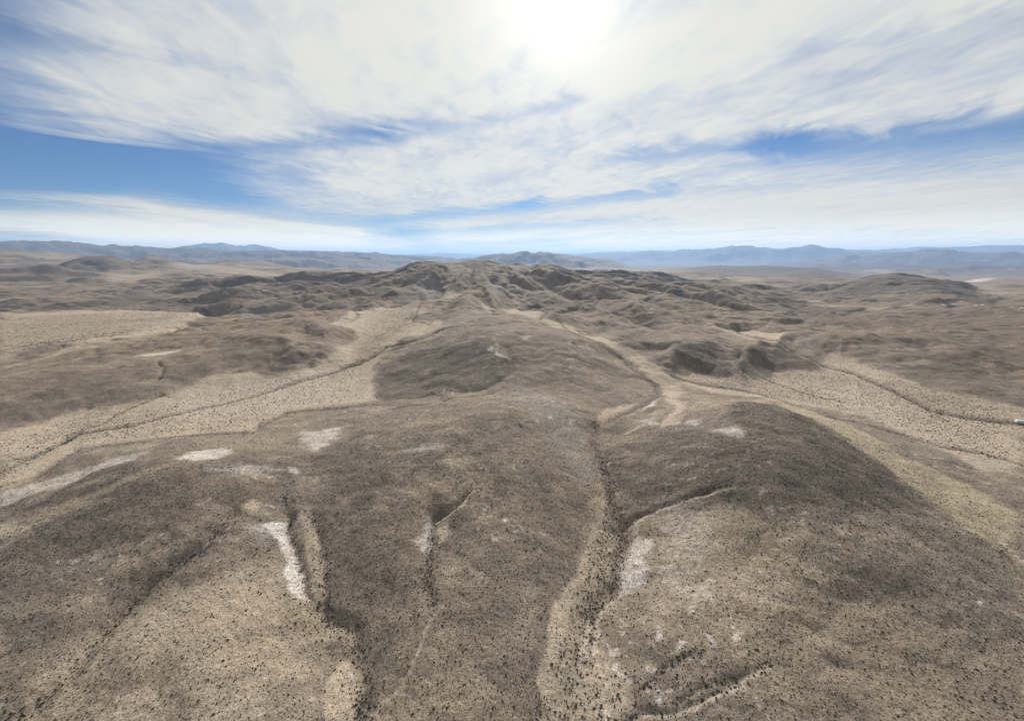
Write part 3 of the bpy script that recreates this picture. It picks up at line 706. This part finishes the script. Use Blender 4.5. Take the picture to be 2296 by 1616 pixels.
# scattered stain of the soil on every slope
big = fbm(X / 55, Y / 55, 4, 71, .55); med = fbm(X / 16, Y / 16, 4, 72, .6)
far = sstep(RR, 900, 2200)
bigf = fbm(X / 260, Y / 260, 4, 73, .6)
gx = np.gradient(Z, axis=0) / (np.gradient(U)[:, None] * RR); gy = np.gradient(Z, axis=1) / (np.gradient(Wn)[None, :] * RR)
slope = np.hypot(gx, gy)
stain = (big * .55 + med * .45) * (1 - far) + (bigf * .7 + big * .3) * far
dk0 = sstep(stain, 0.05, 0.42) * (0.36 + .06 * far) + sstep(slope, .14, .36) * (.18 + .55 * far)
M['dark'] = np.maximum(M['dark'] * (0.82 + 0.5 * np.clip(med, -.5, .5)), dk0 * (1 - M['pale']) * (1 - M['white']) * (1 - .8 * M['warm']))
M['pale'] = np.maximum(M['pale'] * (1 - .25 * np.clip(-med * 3, 0, 1)), sstep(-stain, .08, .5) * .45 * (1 - M['dark']))
M['warm'] = np.maximum(M['warm'], sstep(fbm(X / 120, Y / 120, 3, 74), .12, .5) * .35 * (1 - M['dark']))
fr = sstep(fbm(X / 5, Y / 5, 3, 75, .6), .25, .55) * (1 - sstep(RR, 350, 700)) * .5
M['white'] = np.maximum(M['white'] * (1 - .35 * np.clip(-fin * 2, 0, 1)), fr * (1 - M['dark'] * .7) * sstep(fbm(X / 45, Y / 45, 2, 76), 0, .4))
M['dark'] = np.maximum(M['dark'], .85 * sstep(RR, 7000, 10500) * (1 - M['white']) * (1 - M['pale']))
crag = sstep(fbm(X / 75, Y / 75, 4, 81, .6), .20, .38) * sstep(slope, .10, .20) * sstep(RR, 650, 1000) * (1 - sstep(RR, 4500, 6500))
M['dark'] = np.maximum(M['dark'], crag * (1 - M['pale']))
M['pale'] = np.maximum(M['pale'], sstep(-slope, -.05, 0) * .35 * sstep(RR, 700, 1200) * (1 - sstep(RR, 3500, 6000)) * (1 - M['dark']))
for k in M: M[k] = np.clip(M[k], 0, 1)

# ------------------------------------------------------------------ ground mesh, cut at 11 km into desert floor and distant ranges
def mat(name):
    m = bpy.data.materials.new(name); m.use_nodes = True; m.node_tree.nodes.clear(); return m, NT(m.node_tree)
def ground_material():
    m, G = mat("desert_soil")
    geo = G.n('ShaderNodeNewGeometry'); pos = geo.outputs['Position']
    A = G.n('ShaderNodeAttribute', attribute_name='soil_a'); B = G.n('ShaderNodeAttribute', attribute_name='soil_b')
    sa = G.n('ShaderNodeSeparateXYZ', i_0=A.outputs['Vector']); sb = G.n('ShaderNodeSeparateXYZ', i_0=B.outputs['Vector'])
    pale, white, dark = sa.outputs; warm, grey, brush = sb.outputs
    flat = G.n('ShaderNodeVectorMath', operation='MULTIPLY', i_0=pos, i_1=(1, 1, 0.3)).outputs[0]
    n1 = G.noise(flat, 0.012, 5, .6).outputs[0]
    n2 = G.noise(flat, 0.07, 5, .65).outputs[0]
    n3 = G.noise(flat, 0.55, 5, .7).outputs[0]
    n4 = G.noise(flat, 2.3, 3, .6).outputs[0]
    def j(mask, k=.7):     # break the edge of a mask with the small noises
        v = G.m('ADD', mask, G.m('MULTIPLY', G.m('MULTIPLY', G.m('SUBTRACT', n3, .5), k), G.m('MULTIPLY', G.m('MULTIPLY', mask, G.m('SUBTRACT', 1.0, mask)), 4.0)))
        return G.m('MINIMUM', G.m('MAXIMUM', v, 0.0), 1.0)
    base = G.mix(G.ss(n1, .35, .68), (0.218, 0.172, 0.127, 1), (0.190, 0.156, 0.128, 1))
    base = G.mix(G.ss(n2, .45, .75, 0, .6), base, (0.318, 0.256, 0.192, 1))
    base = G.mix(G.ss(n2, .52, .30, 0, .5), base, (0.168, 0.134, 0.104, 1))
    dfar = G.ss(G.n('ShaderNodeVectorMath', operation='LENGTH', i_0=flat).outputs['Value'], 380, 1100)
    base = G.mix(G.m('MULTIPLY', dfar, G.ss(n1, .30, .62, .55, 1.0)), base, (0.225, 0.168, 0.112, 1))
    c = G.mix(j(warm), base, (0.350, 0.285, 0.195, 1))
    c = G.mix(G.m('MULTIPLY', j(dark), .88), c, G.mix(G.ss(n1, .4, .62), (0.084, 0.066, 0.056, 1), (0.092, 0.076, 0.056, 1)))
    c = G.mix(G.m('MULTIPLY', j(grey), .9), c, (0.225, 0.202, 0.182, 1))
    c = G.mix(G.m('MULTIPLY', j(pale), .95), c, G.mix(G.ss(n2, .35, .7), (0.440, 0.350, 0.256, 1), (0.385, 0.320, 0.248, 1)))
    c = G.mix(j(white, 1.0), c, G.mix(G.ss(n3, .35, .7), (0.54, 0.48, 0.43, 1), (0.62, 0.57, 0.52, 1)))
    # gravel, cobbles and low dry brush
    grit = G.ss(n3, .30, .72, .80, 1.20)
    grit2 = G.ss(n4, .30, .70, .66, 1.34)
    c = G.mix(1.0, c, G.comb(grit, grit, grit), 'MULTIPLY')
    c = G.mix(1.0, c, G.comb(grit2, grit2, grit2), 'MULTIPLY')
    warpv = G.n('ShaderNodeVectorMath', operation='ADD', i_0=flat, i_1=G.n('ShaderNodeVectorMath', operation='SCALE', i_0=G.noise(flat, .3, 2, .5).outputs['Color'], i_Scale=2.5).outputs[0]).outputs[0]
    def brushes(scale, r0, r1, amt, c0):
        v = G.n('ShaderNodeTexVoronoi', feature='F1', i_Vector=warpv, i_Scale=scale, i_Randomness=1.0)
        sz = G.n('ShaderNodeSeparateXYZ', i_0=v.outputs['Color']).outputs[0]
        rad = G.m('MULTIPLY', G.m('ADD', .35, sz), r1)
        mk = G.m('SUBTRACT', 1.0, G.m('DIVIDE', v.outputs['Distance'], rad))
        return G.m('MULTIPLY', G.ss(mk, 0.0, .45), amt)
    dsep = G.n('ShaderNodeVectorMath', operation='LENGTH', i_0=flat).outputs['Value']
    w_ = G.m('SUBTRACT', 1.0, white)
    b1 = G.m('MULTIPLY', brushes(.95, 0, .26, .62, 0), G.m('MULTIPLY', w_, G.ss(n2, .3, .6, .35, 1.0)))
    c = G.mix(b1, c, (0.060, 0.056, 0.046, 1))
    st = G.m('MULTIPLY', brushes(1.5, 0, .24, .75, 0), G.ss(dsep, 700, 300))
    c = G.mix(st, c, (0.46, 0.41, 0.35, 1))
    tf = G.m('MULTIPLY', brushes(2.1, 0, .34, .75, 0), G.ss(n3, .38, .56))
    c = G.mix(tf, c, (0.085, 0.074, 0.058, 1))
    b2 = G.m('MULTIPLY', brushes(.30, 0, .38, .50, 0), G.m('MULTIPLY', G.ss(dsep, 750, 1300), w_))
    c = G.mix(b2, c, (0.066, 0.060, 0.048, 1))
    b3 = G.m('MULTIPLY', G.ss(G.noise(flat, .035, 6, .75).outputs[0], .52, .66), G.ss(dsep, 900, 2500, 0, .38))
    c = G.mix(b3, c, (0.075, 0.066, 0.058, 1))
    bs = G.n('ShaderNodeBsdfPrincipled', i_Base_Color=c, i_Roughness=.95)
    bs.inputs['Specular IOR Level'].default_value = .12
    h = G.m('ADD', G.m('MULTIPLY', n3, 1.1), G.m('ADD', G.m('MULTIPLY', n4, .35), G.m('MULTIPLY', b1, .4)))
    h = G.m('ADD', h, G.m('MULTIPLY', n2, 3.0))
    bp = G.n('ShaderNodeBump', i_Strength=.55, i_Distance=1.0, i_Height=h)
    G.t.links.new(bp.outputs[0], bs.inputs['Normal'])
    G.n('ShaderNodeOutputMaterial', i_Surface=bs.outputs[0])
    return m
MG = ground_material()

nu, nw = Z.shape
def sheet(name, w_lo, w_hi, kind, label=None, cap=False):
    ws = slice(w_lo, w_hi)
    x = X[:, ws]; y = Y[:, ws]; z = Z[:, ws]
    k = x.shape[1]
    co = np.stack([x, y, z], -1).reshape(-1, 3).astype(np.float32)
    ia = np.arange(nu - 1)[:, None] * k; jb = np.arange(k - 1)[None, :]
    a = (ia + jb).ravel(); b = (ia + k + jb).ravel()
    q = np.stack([a, a + 1, b + 1, b], 1)       # facing up
    me = bpy.data.meshes.new(name)
    me.vertices.add(len(co)); me.vertices.foreach_set('co', co.ravel())
    nf = len(q)
    loops = q.ravel().astype(np.int32); starts = np.arange(0, nf * 4, 4, dtype=np.int32)
    if cap:
        ring = (np.arange(nu - 1) * k).astype(np.int32)[::1]
        loops = np.concatenate([loops, ring]); starts = np.concatenate([starts, [nf * 4]]).astype(np.int32); nf += 1
    me.loops.add(len(loops)); me.loops.foreach_set('vertex_index', loops)
    me.polygons.add(nf); me.polygons.foreach_set('loop_start', starts)
    me.polygons.foreach_set('use_smooth', np.ones(nf, bool))
    for nm, keys in (('soil_a', ('pale', 'white', 'dark')), ('soil_b', ('warm', 'grey', 'brush'))):
        at = me.attributes.new(nm, 'FLOAT_VECTOR', 'POINT')
        at.data.foreach_set('vector', np.stack([M[q_][:, ws] for q_ in keys], -1).reshape(-1).astype(np.float32))
    me.update(calc_edges=True)
    me.materials.append(MG)
    o = bpy.data.objects.new(name, me); C.objects.link(o); o['kind'] = kind
    if label: o['label'] = label
    return o
# close the seam at +-180 degrees
for A in [Z] + list(M.values()): A[-1, :] = A[0, :]
i_far = int(np.searchsorted(Wn, math.log(11000)))
sheet('ground', 0, i_far + 1, 'structure', 'brown desert hills and sandy washes', cap=True)
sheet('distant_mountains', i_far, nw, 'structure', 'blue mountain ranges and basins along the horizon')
def zat(x, y):
    return bil(Z, np.arctan2(x, y), np.log(np.hypot(x, y)), U, Wn)
def mask_at(k, x, y): return bil(M[k], np.arctan2(x, y), np.log(np.hypot(x, y)), U, Wn)
# ------------------------------------------------------------------ sagebrush
rng = np.random.default_rng(11)
def brush_material():
    m, G = mat("sagebrush_leaf")
    oi = G.n('ShaderNodeObjectInfo'); geo = G.n('ShaderNodeNewGeometry')
    n = G.noise(G.n('ShaderNodeTexCoord').outputs['Object'], 5.0, 3, .6).outputs[0]
    c = G.mix(oi.outputs['Random'], (0.030, 0.032, 0.024, 1), (0.072, 0.067, 0.050, 1))
    c = G.mix(G.ss(n, .4, .7), c, (0.085, 0.082, 0.058, 1))
    d = G.n('ShaderNodeBsdfDiffuse', i_Color=c, i_Roughness=.9)
    G.n('ShaderNodeOutputMaterial', i_Surface=d.outputs[0]); return m
MB_ = brush_material()
def brush_mesh(seed, clumps):
    """one shrub of radius 1: twiggy tufts of leaves round a short woody base"""
    rg = np.random.default_rng(seed); vs = []; fs = []
    for k in range(clumps):
        ang = k * 2.39996 + rg.uniform(-.4, .4); rad = .78 * math.sqrt((k + .4) / clumps)
        cx, cy = rad * math.cos(ang), rad * math.sin(ang)
        cz = .34 + .42 * (1 - rad ** 2) + rg.uniform(-.12, .14)
        lean = Vector((cx * .9, cy * .9, 1)).normalized()
        sz = rg.uniform(.20, .36); n = 6
        t = rg.uniform(0, 6.28)
        i0 = len(vs)
        vs.append((cx * .35, cy * .35, -.12))
        for ring, (rr, hh) in enumerate(((.75, -.25), (1.0, .35), (.55, .9))):
            for q in range(n):
                a_ = t + q * 2 * math.pi / n + ring * .5; j = rg.uniform(.65, 1.3)
                vs.append((cx + lean.x * hh * sz + math.cos(a_) * sz * rr * j, cy + lean.y * hh * sz + math.sin(a_) * sz * rr * j, cz + hh * sz * .9 * rg.uniform(.7, 1.25)))
        vs.append((cx + lean.x * sz * 1.2, cy + lean.y * sz * 1.2, cz + sz * 1.15))
        for q in range(n):
            p, r = q, (q + 1) % n
            fs.append((i0, i0 + 1 + r, i0 + 1 + p))
            for ring in (0, 1):
                a0 = i0 + 1 + ring * n
                fs.append((a0 + p, a0 + r, a0 + n + r, a0 + n + p))
            fs.append((i0 + 1 + 2 * n + p, i0 + 1 + 2 * n + r, i0 + 1 + 3 * n))
    me = bpy.data.meshes.new("sagebrush"); me.from_pydata(vs, [], fs); me.materials.append(MB_); me.update()
    return me
BM = [brush_mesh(s_, c_) for s_, c_ in ((3, 13), (8, 10), (17, 16))]

def jitter_grid(x0, x1, y0, y1, step):
    gx_, gy_ = np.meshgrid(np.arange(x0, x1, step), np.arange(y0, y1, step))
    gx_ = gx_.ravel() + rng.uniform(-.48, .48, gx_.size) * step; gy_ = gy_.ravel() + rng.uniform(-.48, .48, gy_.size) * step
    return gx_, gy_
ax_, ay_ = jitter_grid(-420, 420, 20, 420, .86); bx_, by_ = jitter_grid(-1500, 1500, 20, 1500, 1.8)
ra_ = np.hypot(ax_, ay_); rb_ = np.hypot(bx_, by_)
ka = rng.random(ra_.size) > sstep(ra_, 210, 400); kb = rng.random(rb_.size) < sstep(rb_, 210, 400)
BX = np.concatenate([ax_[ka], bx_[kb]]); BY = np.concatenate([ay_[ka], by_[kb]])
rr_ = np.hypot(BX, BY); aa_ = np.abs(np.arctan2(BX, BY))
k = (rr_ < 1480) & (rr_ > 62) & (aa_ < R_(57)); BX, BY, rr_ = BX[k], BY[k], rr_[k]
mk = {n_: mask_at(n_, BX, BY) for n_ in M}
clump = fbm(BX / 30, BY / 30, 3, 91); clump2 = fbm(BX / 7, BY / 7, 2, 92)
prob = .60 + .26 * clump + .30 * clump2 - .06 * mk['dark'] * sstep(rr_, 250, 450)
prob = prob * (1 - .62 * mk['pale'] * (1 - mk['flat'])) * (1 - .55 * mk['white']) + .20 * mk['flat']
prob = np.maximum(prob, mk['brush'] * .75 * (1 - .5 * mk['pale'])) * (1 - .35 * mk['grey'])
prob *= 1 - .55 * sstep(rr_, 700, 1480)
k = rng.random(BX.size) < prob
BX, BY, rr_ = BX[k], BY[k], rr_[k]
for n_ in mk: mk[n_] = mk[n_][k]
n_b = BX.size
BR = np.exp(rng.normal(math.log(.178), .34, n_b)) * (1 + .60 * mk['brush'] + .80 * mk['flat'] - .35 * mk['white'])
BR = np.clip(BR, .09, .50 + .20 * mk['flat']) * (1 + .10 * sstep(rr_, 300, 900))
BZ = zat(BX, BY) - .04
# size in the photograph decides which ones are things of their own
depth = BY * math.cos(PITCH) + (BZ - CAM_Z) * -math.sin(PITCH)
sxp = 1147.5 + F_ * BX / depth
upc = BY * math.sin(PITCH) + (BZ - CAM_Z) * math.cos(PITCH)
syp = 808 - F_ * upc / depth
inside = (sxp > 8) & (sxp < 2287) & (syp < 1608) & (syp > 560)
rank = np.argsort(-np.where(inside, BR / depth, 0))
solo = rank[:300]; rest = np.ones(n_b, bool); rest[solo] = False
protos = []
for i, j_ in enumerate(solo):
    o = bpy.data.objects.new("sagebrush", BM[i % 3]); C.objects.link(o)
    o.location = (BX[j_], BY[j_], BZ[j_]); s_ = BR[j_]
    o.scale = (s_ * rng.uniform(.85, 1.15), s_ * rng.uniform(.85, 1.15), s_ * rng.uniform(.6, .8))
    o.rotation_euler = (0, 0, rng.uniform(0, 6.28))
    o['category'] = 'shrub'
    X0 = sxp[j_]
    spot = ('on the stony slope in the bottom left corner' if X0 < 300 else 'on the tan slope left of the cream sand pocket' if X0 < 720 else
            'beside the left wash at the bottom edge' if X0 < 870 else 'on the brown slope between the left and central washes' if X0 < 1170 else
            'along the sandy central wash at the bottom edge' if X0 < 1400 else 'around the branching gully at the lower right' if X0 < 1750 else
            'on the gravelly slope in the bottom right corner' if X0 < 2050 else 'at the right edge of the bottom slope')
    if mk['pale'][j_] > .5 and (720 < X0 < 870 or 1170 < X0 < 1400): spot = spot.replace('beside', 'on pale sand beside').replace('along', 'on pale sand along')
    big_ = 'broad dark sagebrush' if s_ > .42 else 'small dark sagebrush'
    lab = big_ + ' ' + spot; grp = 'sagebrush ' + spot + (', broad' if s_ > .42 else ', small')
    o['label'] = lab; o['group'] = grp
    if i < 3: protos.append(o)
def points_object():
    idx = np.where(rest)[0]
    me = bpy.data.meshes.new("sagebrush_cover")
    me.vertices.add(len(idx))
    me.vertices.foreach_set('co', np.stack([BX[idx], BY[idx], BZ[idx]], -1).astype(np.float32).ravel())
    sc = np.stack([BR[idx] * rng.uniform(.8, 1.2, len(idx)), BR[idx] * rng.uniform(.8, 1.2, len(idx)), BR[idx] * rng.uniform(.55, .8, len(idx))], -1)
    at = me.attributes.new('size', 'FLOAT_VECTOR', 'POINT'); at.data.foreach_set('vector', sc.astype(np.float32).ravel())
    at = me.attributes.new('turn', 'FLOAT', 'POINT'); at.data.foreach_set('value', rng.uniform(0, 6.28, len(idx)).astype(np.float32))
    at = me.attributes.new('sort', 'INT', 'POINT'); at.data.foreach_set('value', rng.integers(0, 3, len(idx)).astype(np.int32))
    o = bpy.data.objects.new("sagebrush_cover", me); C.objects.link(o)
    o['kind'] = 'stuff'; o['label'] = 'dark sagebrush dotted over the hills and basin floors'
    ng = bpy.data.node_groups.new("scatter_shrubs", 'GeometryNodeTree')
    ng.interface.new_socket('Geometry', in_out='INPUT', socket_type='NodeSocketGeometry')
    ng.interface.new_socket('Geometry', in_out='OUTPUT', socket_type='NodeSocketGeometry')
    N = ng.nodes; L = ng.links
    gi = N.new('NodeGroupInput'); go = N.new('NodeGroupOutput'); jn = N.new('GeometryNodeJoinGeometry')
    for p in reversed(protos):
        ob = N.new('GeometryNodeObjectInfo'); ob.inputs['Object'].default_value = p; ob.transform_space = 'ORIGINAL'
        g2 = N.new('GeometryNodeGeometryToInstance'); L.new(ob.outputs['Geometry'], g2.inputs[0]); L.new(g2.outputs[0], jn.inputs[0])
    def attr(nm, ty):
        a_ = N.new('GeometryNodeInputNamedAttribute'); a_.data_type = ty; a_.inputs[0].default_value = nm
        return [q for q in a_.outputs if q.enabled and q.name == 'Attribute'][0]
    ip = N.new('GeometryNodeInstanceOnPoints'); ip.inputs['Pick Instance'].default_value = True
    cx = N.new('ShaderNodeCombineXYZ'); L.new(attr('turn', 'FLOAT'), cx.inputs[2])
    L.new(gi.outputs[0], ip.inputs['Points']); L.new(jn.outputs[0], ip.inputs['Instance'])
    L.new(attr('sort', 'INT'), ip.inputs['Instance Index']); L.new(cx.outputs[0], ip.inputs['Rotation'])
    L.new(attr('size', 'FLOAT_VECTOR'), ip.inputs['Scale']); L.new(ip.outputs[0], go.inputs[0])
    md = o.modifiers.new("scatter", 'NODES'); md.node_group = ng
points_object()
print("shrubs", n_b)
# ------------------------------------------------------------------ ranch houses out on the plain, and a trailer at the right edge
def flat_mat(name, col, rough=.7, metal=0.0, nz=.12):
    m, G = mat(name)
    n = G.noise(G.n('ShaderNodeTexCoord').outputs['Object'], 1.5, 4, .6).outputs[0]
    c = G.mix(G.ss(n, .3, .7), tuple(x * (1 - nz) for x in col) + (1,), tuple(x * (1 + nz) for x in col) + (1,))
    b = G.n('ShaderNodeBsdfPrincipled', i_Base_Color=c, i_Roughness=rough, i_Metallic=metal)
    G.n('ShaderNodeOutputMaterial', i_Surface=b.outputs[0]); return m
M_wall = flat_mat("painted_siding", (.66, .64, .60)); M_roof = flat_mat("metal_roof", (.78, .78, .76), .4)
M_dark = flat_mat("dark_glass", (.04, .045, .05), .15); M_door = flat_mat("wooden_door", (.16, .10, .07))
M_brown = flat_mat("brown_shingle", (.20, .15, .12)); M_rubber = flat_mat("tyre_rubber", (.03, .03, .03), .8)
def boxes(name, bs, m, parent):
    vs, fs = [], []
    for x0, x1, y0, y1, z0, z1 in bs:
        i = len(vs)
        vs += [(x, y, z) for z in (z0, z1) for y in (y0, y1) for x in (x0, x1)]
        fs += [tuple(i + k_ for k_ in f) for f in ((0, 2, 3, 1), (4, 5, 7, 6), (0, 1, 5, 4), (2, 6, 7, 3), (0, 4, 6, 2), (1, 3, 7, 5))]
    me = bpy.data.meshes.new(name); me.from_pydata(vs, [], fs); me.materials.append(m)
    o = bpy.data.objects.new(name, me); C.objects.link(o); o.parent = parent; return o
def root(name, x, y, z, rz, label, cat, group=None):
    o = bpy.data.objects.new(name, None); C.objects.link(o); o.location = (x, y, z); o.rotation_euler = (0, 0, rz)
    o['label'] = label; o['category'] = cat
    if group: o['group'] = group
    return o
def house(px, py, L, Wd, hgt, rz, roof_m, label):
    u, w = place(px, py); r = math.exp(w); x, y = r * math.sin(u), r * math.cos(u)
    L *= .62; Wd *= .62; hgt *= .75; l_ = 0
    t = root('ranch_house', x, y, float(zat(np.array([x]), np.array([y]))[0]) - .1, rz, label, 'house', 'houses out on the right-hand plain')
    l, d = L / 2, Wd / 2; rise = Wd * .28
    me = bpy.data.meshes.new('wall')
    me.from_pydata([(-l, -d, -1), (l, -d, -1), (l, d, -1), (-l, d, -1), (-l, -d, hgt), (l, -d, hgt), (l, d, hgt), (-l, d, hgt), (-l, 0, hgt + rise), (l, 0, hgt + rise)], [],
                   [(0, 1, 5, 4), (2, 3, 7, 6), (1, 2, 6, 9, 5), (3, 0, 4, 8, 7)])
    me.materials.append(M_wall); o = bpy.data.objects.new('wall', me); C.objects.link(o); o.parent = t
    e = .5; th = .18
    k_ = rise / d
    pr = [(-d - e, hgt - e * k_ + .03), (0, hgt + rise + .03), (d + e, hgt - e * k_ + .03), (d + e, hgt - e * k_ + th + .03), (0, hgt + rise + th + .03), (-d - e, hgt - e * k_ + th + .03)]
    vs = [(sx, y_, z_) for sx in (-l - e, l + e) for y_, z_ in pr]
    fs = [(0, 5, 4, 1), (1, 4, 3, 2), (6, 7, 10, 11), (7, 8, 9, 10)] + [(i, (i + 1) % 6, (i + 1) % 6 + 6, i + 6) for i in range(6)]
    me = bpy.data.meshes.new('roof'); me.from_pydata(vs, [], fs); me.materials.append(roof_m)
    o = bpy.data.objects.new('roof', me); C.objects.link(o); o.parent = t
    boxes('door', [(-.5, .5, -d - .06, -d + .02, .05, 2.1)], M_door, t)
    for wx_ in (-l * .6, l * .55):
        boxes('window', [(wx_ - .7, wx_ + .7, -d - .05, -d + .02, 1.0, 2.1)], M_dark, t)
    return t
house(2108, 695, 15, 8, 3.0, .3, M_roof, 'leftmost white-roofed house of the scattered cluster on the plain')
house(2120, 697.5, 12, 7, 2.8, -.5, M_brown, 'brown-roofed low house just right of the leftmost white house on the plain')
house(2131, 697, 10, 6, 2.7, .1, M_roof, 'small pale shed between the left cluster and the middle house on the plain')
house(2183, 699, 13, 7, 3.0, -.2, M_roof, 'long white house in the middle of the plain below the dark knoll')
house(2194, 700, 16, 9, 3.4, .15, M_roof, 'largest white-roofed house in the middle of the plain below the dark knoll')
house(2263, 698.5, 12, 8, 3.0, .6, M_roof, 'isolated white house on the plain well right of the dark knoll')
house(2288, 701, 15, 9, 3.2, -.3, M_roof, 'white house on the plain nearest the right edge of the photo')
def trailer(px, py):
    u, w = place(px, py); r = math.exp(w); x, y = r * math.sin(u), r * math.cos(u)
    z = float(zat(np.array([x]), np.array([y]))[0])
    t = root('travel_trailer', x, y, z, R_(-28), 'long white travel trailer parked on the pale brushy flat, cut by the right edge', 'trailer')
    # rounded body section swept along its length
    prof = [(-1.15, .55), (-1.2, .75), (-1.2, 2.35), (-1.02, 2.62), (-.7, 2.72), (.7, 2.72), (1.02, 2.62), (1.2, 2.35), (1.2, .75), (1.15, .55)]
    vs, fs = [], []
    xs = [(-3.9, .82), (-3.7, .96), (-3.3, 1), (3.1, 1), (3.6, .95), (3.8, .78)]
    for xx, f in xs: vs += [(xx, a * (.96 + .04 * f), .55 + (b - .55) * f) for a, b in prof]
    n = len(prof)
    for i in range(len(xs) - 1):
        for j in range(n): fs.append((i * n + j, i * n + (j + 1) % n, (i + 1) * n + (j + 1) % n, (i + 1) * n + j))
    fs += [tuple(range(n)), tuple(reversed(range((len(xs) - 1) * n, len(xs) * n)))]
    me = bpy.data.meshes.new('body'); me.from_pydata(vs, [], fs); me.materials.append(M_roof)
    o = bpy.data.objects.new('body', me); C.objects.link(o); o.parent = t
    boxes('door', [(.7, 1.4, -1.235, -1.20, .75, 2.3)], M_wall, t)
    for a in (-2.9, -1.2, 1.9): boxes('window', [(a, a + 1.1, -1.23, -1.20, 1.35, 2.0)], M_dark, t)
    boxes('hitch', [(3.8, 5.0, -.06, .06, .45, .57), (4.8, 5.0, -.1, .1, .1, .45)], M_rubber, t)
    boxes('roof_vent', [(-1.0, -.5, -.25, .25, 2.70, 2.86)], M_wall, t)
    for sx in (-.5, .5):
        for sy in (-1.02, 1.02):
            vs = [(sx + .36 * math.cos(q * .3927), sy + dy_, .36 + .36 * math.sin(q * .3927)) for dy_ in (-.12, .12) for q in range(16)]
            fs = [tuple(range(16))[::-1], tuple(range(16, 32))] + [(q, (q + 1) % 16, (q + 1) % 16 + 16, q + 16) for q in range(16)]
            me = bpy.data.meshes.new('wheel'); me.from_pydata(vs, [], fs); me.materials.append(M_rubber)
            o = bpy.data.objects.new('wheel', me); C.objects.link(o); o.parent = t
trailer(2291, 947)

# ------------------------------------------------------------------ haze: one closed box of even, thin air
def haze_box():
    m, G = mat("thin_haze")
    v = G.n('ShaderNodeVolumePrincipled', i_Density=HAZE_D)
    v.inputs['Color'].default_value = HAZE_C
    v.inputs['Anisotropy'].default_value = 0.28
    out = G.n('ShaderNodeOutputMaterial'); G.t.links.new(v.outputs[0], out.inputs['Volume'])
    sx = 175000.0; z0, z1 = float(Z.min()) - 1.0, HAZE_TOP
    vs = [(a * sx, b * sx, c) for c in (z0, z1) for b in (-1, 1) for a in (-1, 1)]
    me = bpy.data.meshes.new("haze")
    me.from_pydata(vs, [], [(0, 2, 3, 1), (4, 5, 7, 6), (0, 1, 5, 4), (2, 6, 7, 3), (0, 4, 6, 2), (1, 3, 7, 5)])
    me.materials.append(m)
    o = bpy.data.objects.new("haze", me); C.objects.link(o)
    o['kind'] = 'stuff'; o['label'] = 'thin blue haze over the far valleys'
HAZE_D, HAZE_C, HAZE_TOP = 4.0e-5, (0.38, 0.58, 0.92, 1), float(Z.max()) + 20.0
haze_box()
print("Zmax", Z.max(), "Zmin", Z.min())
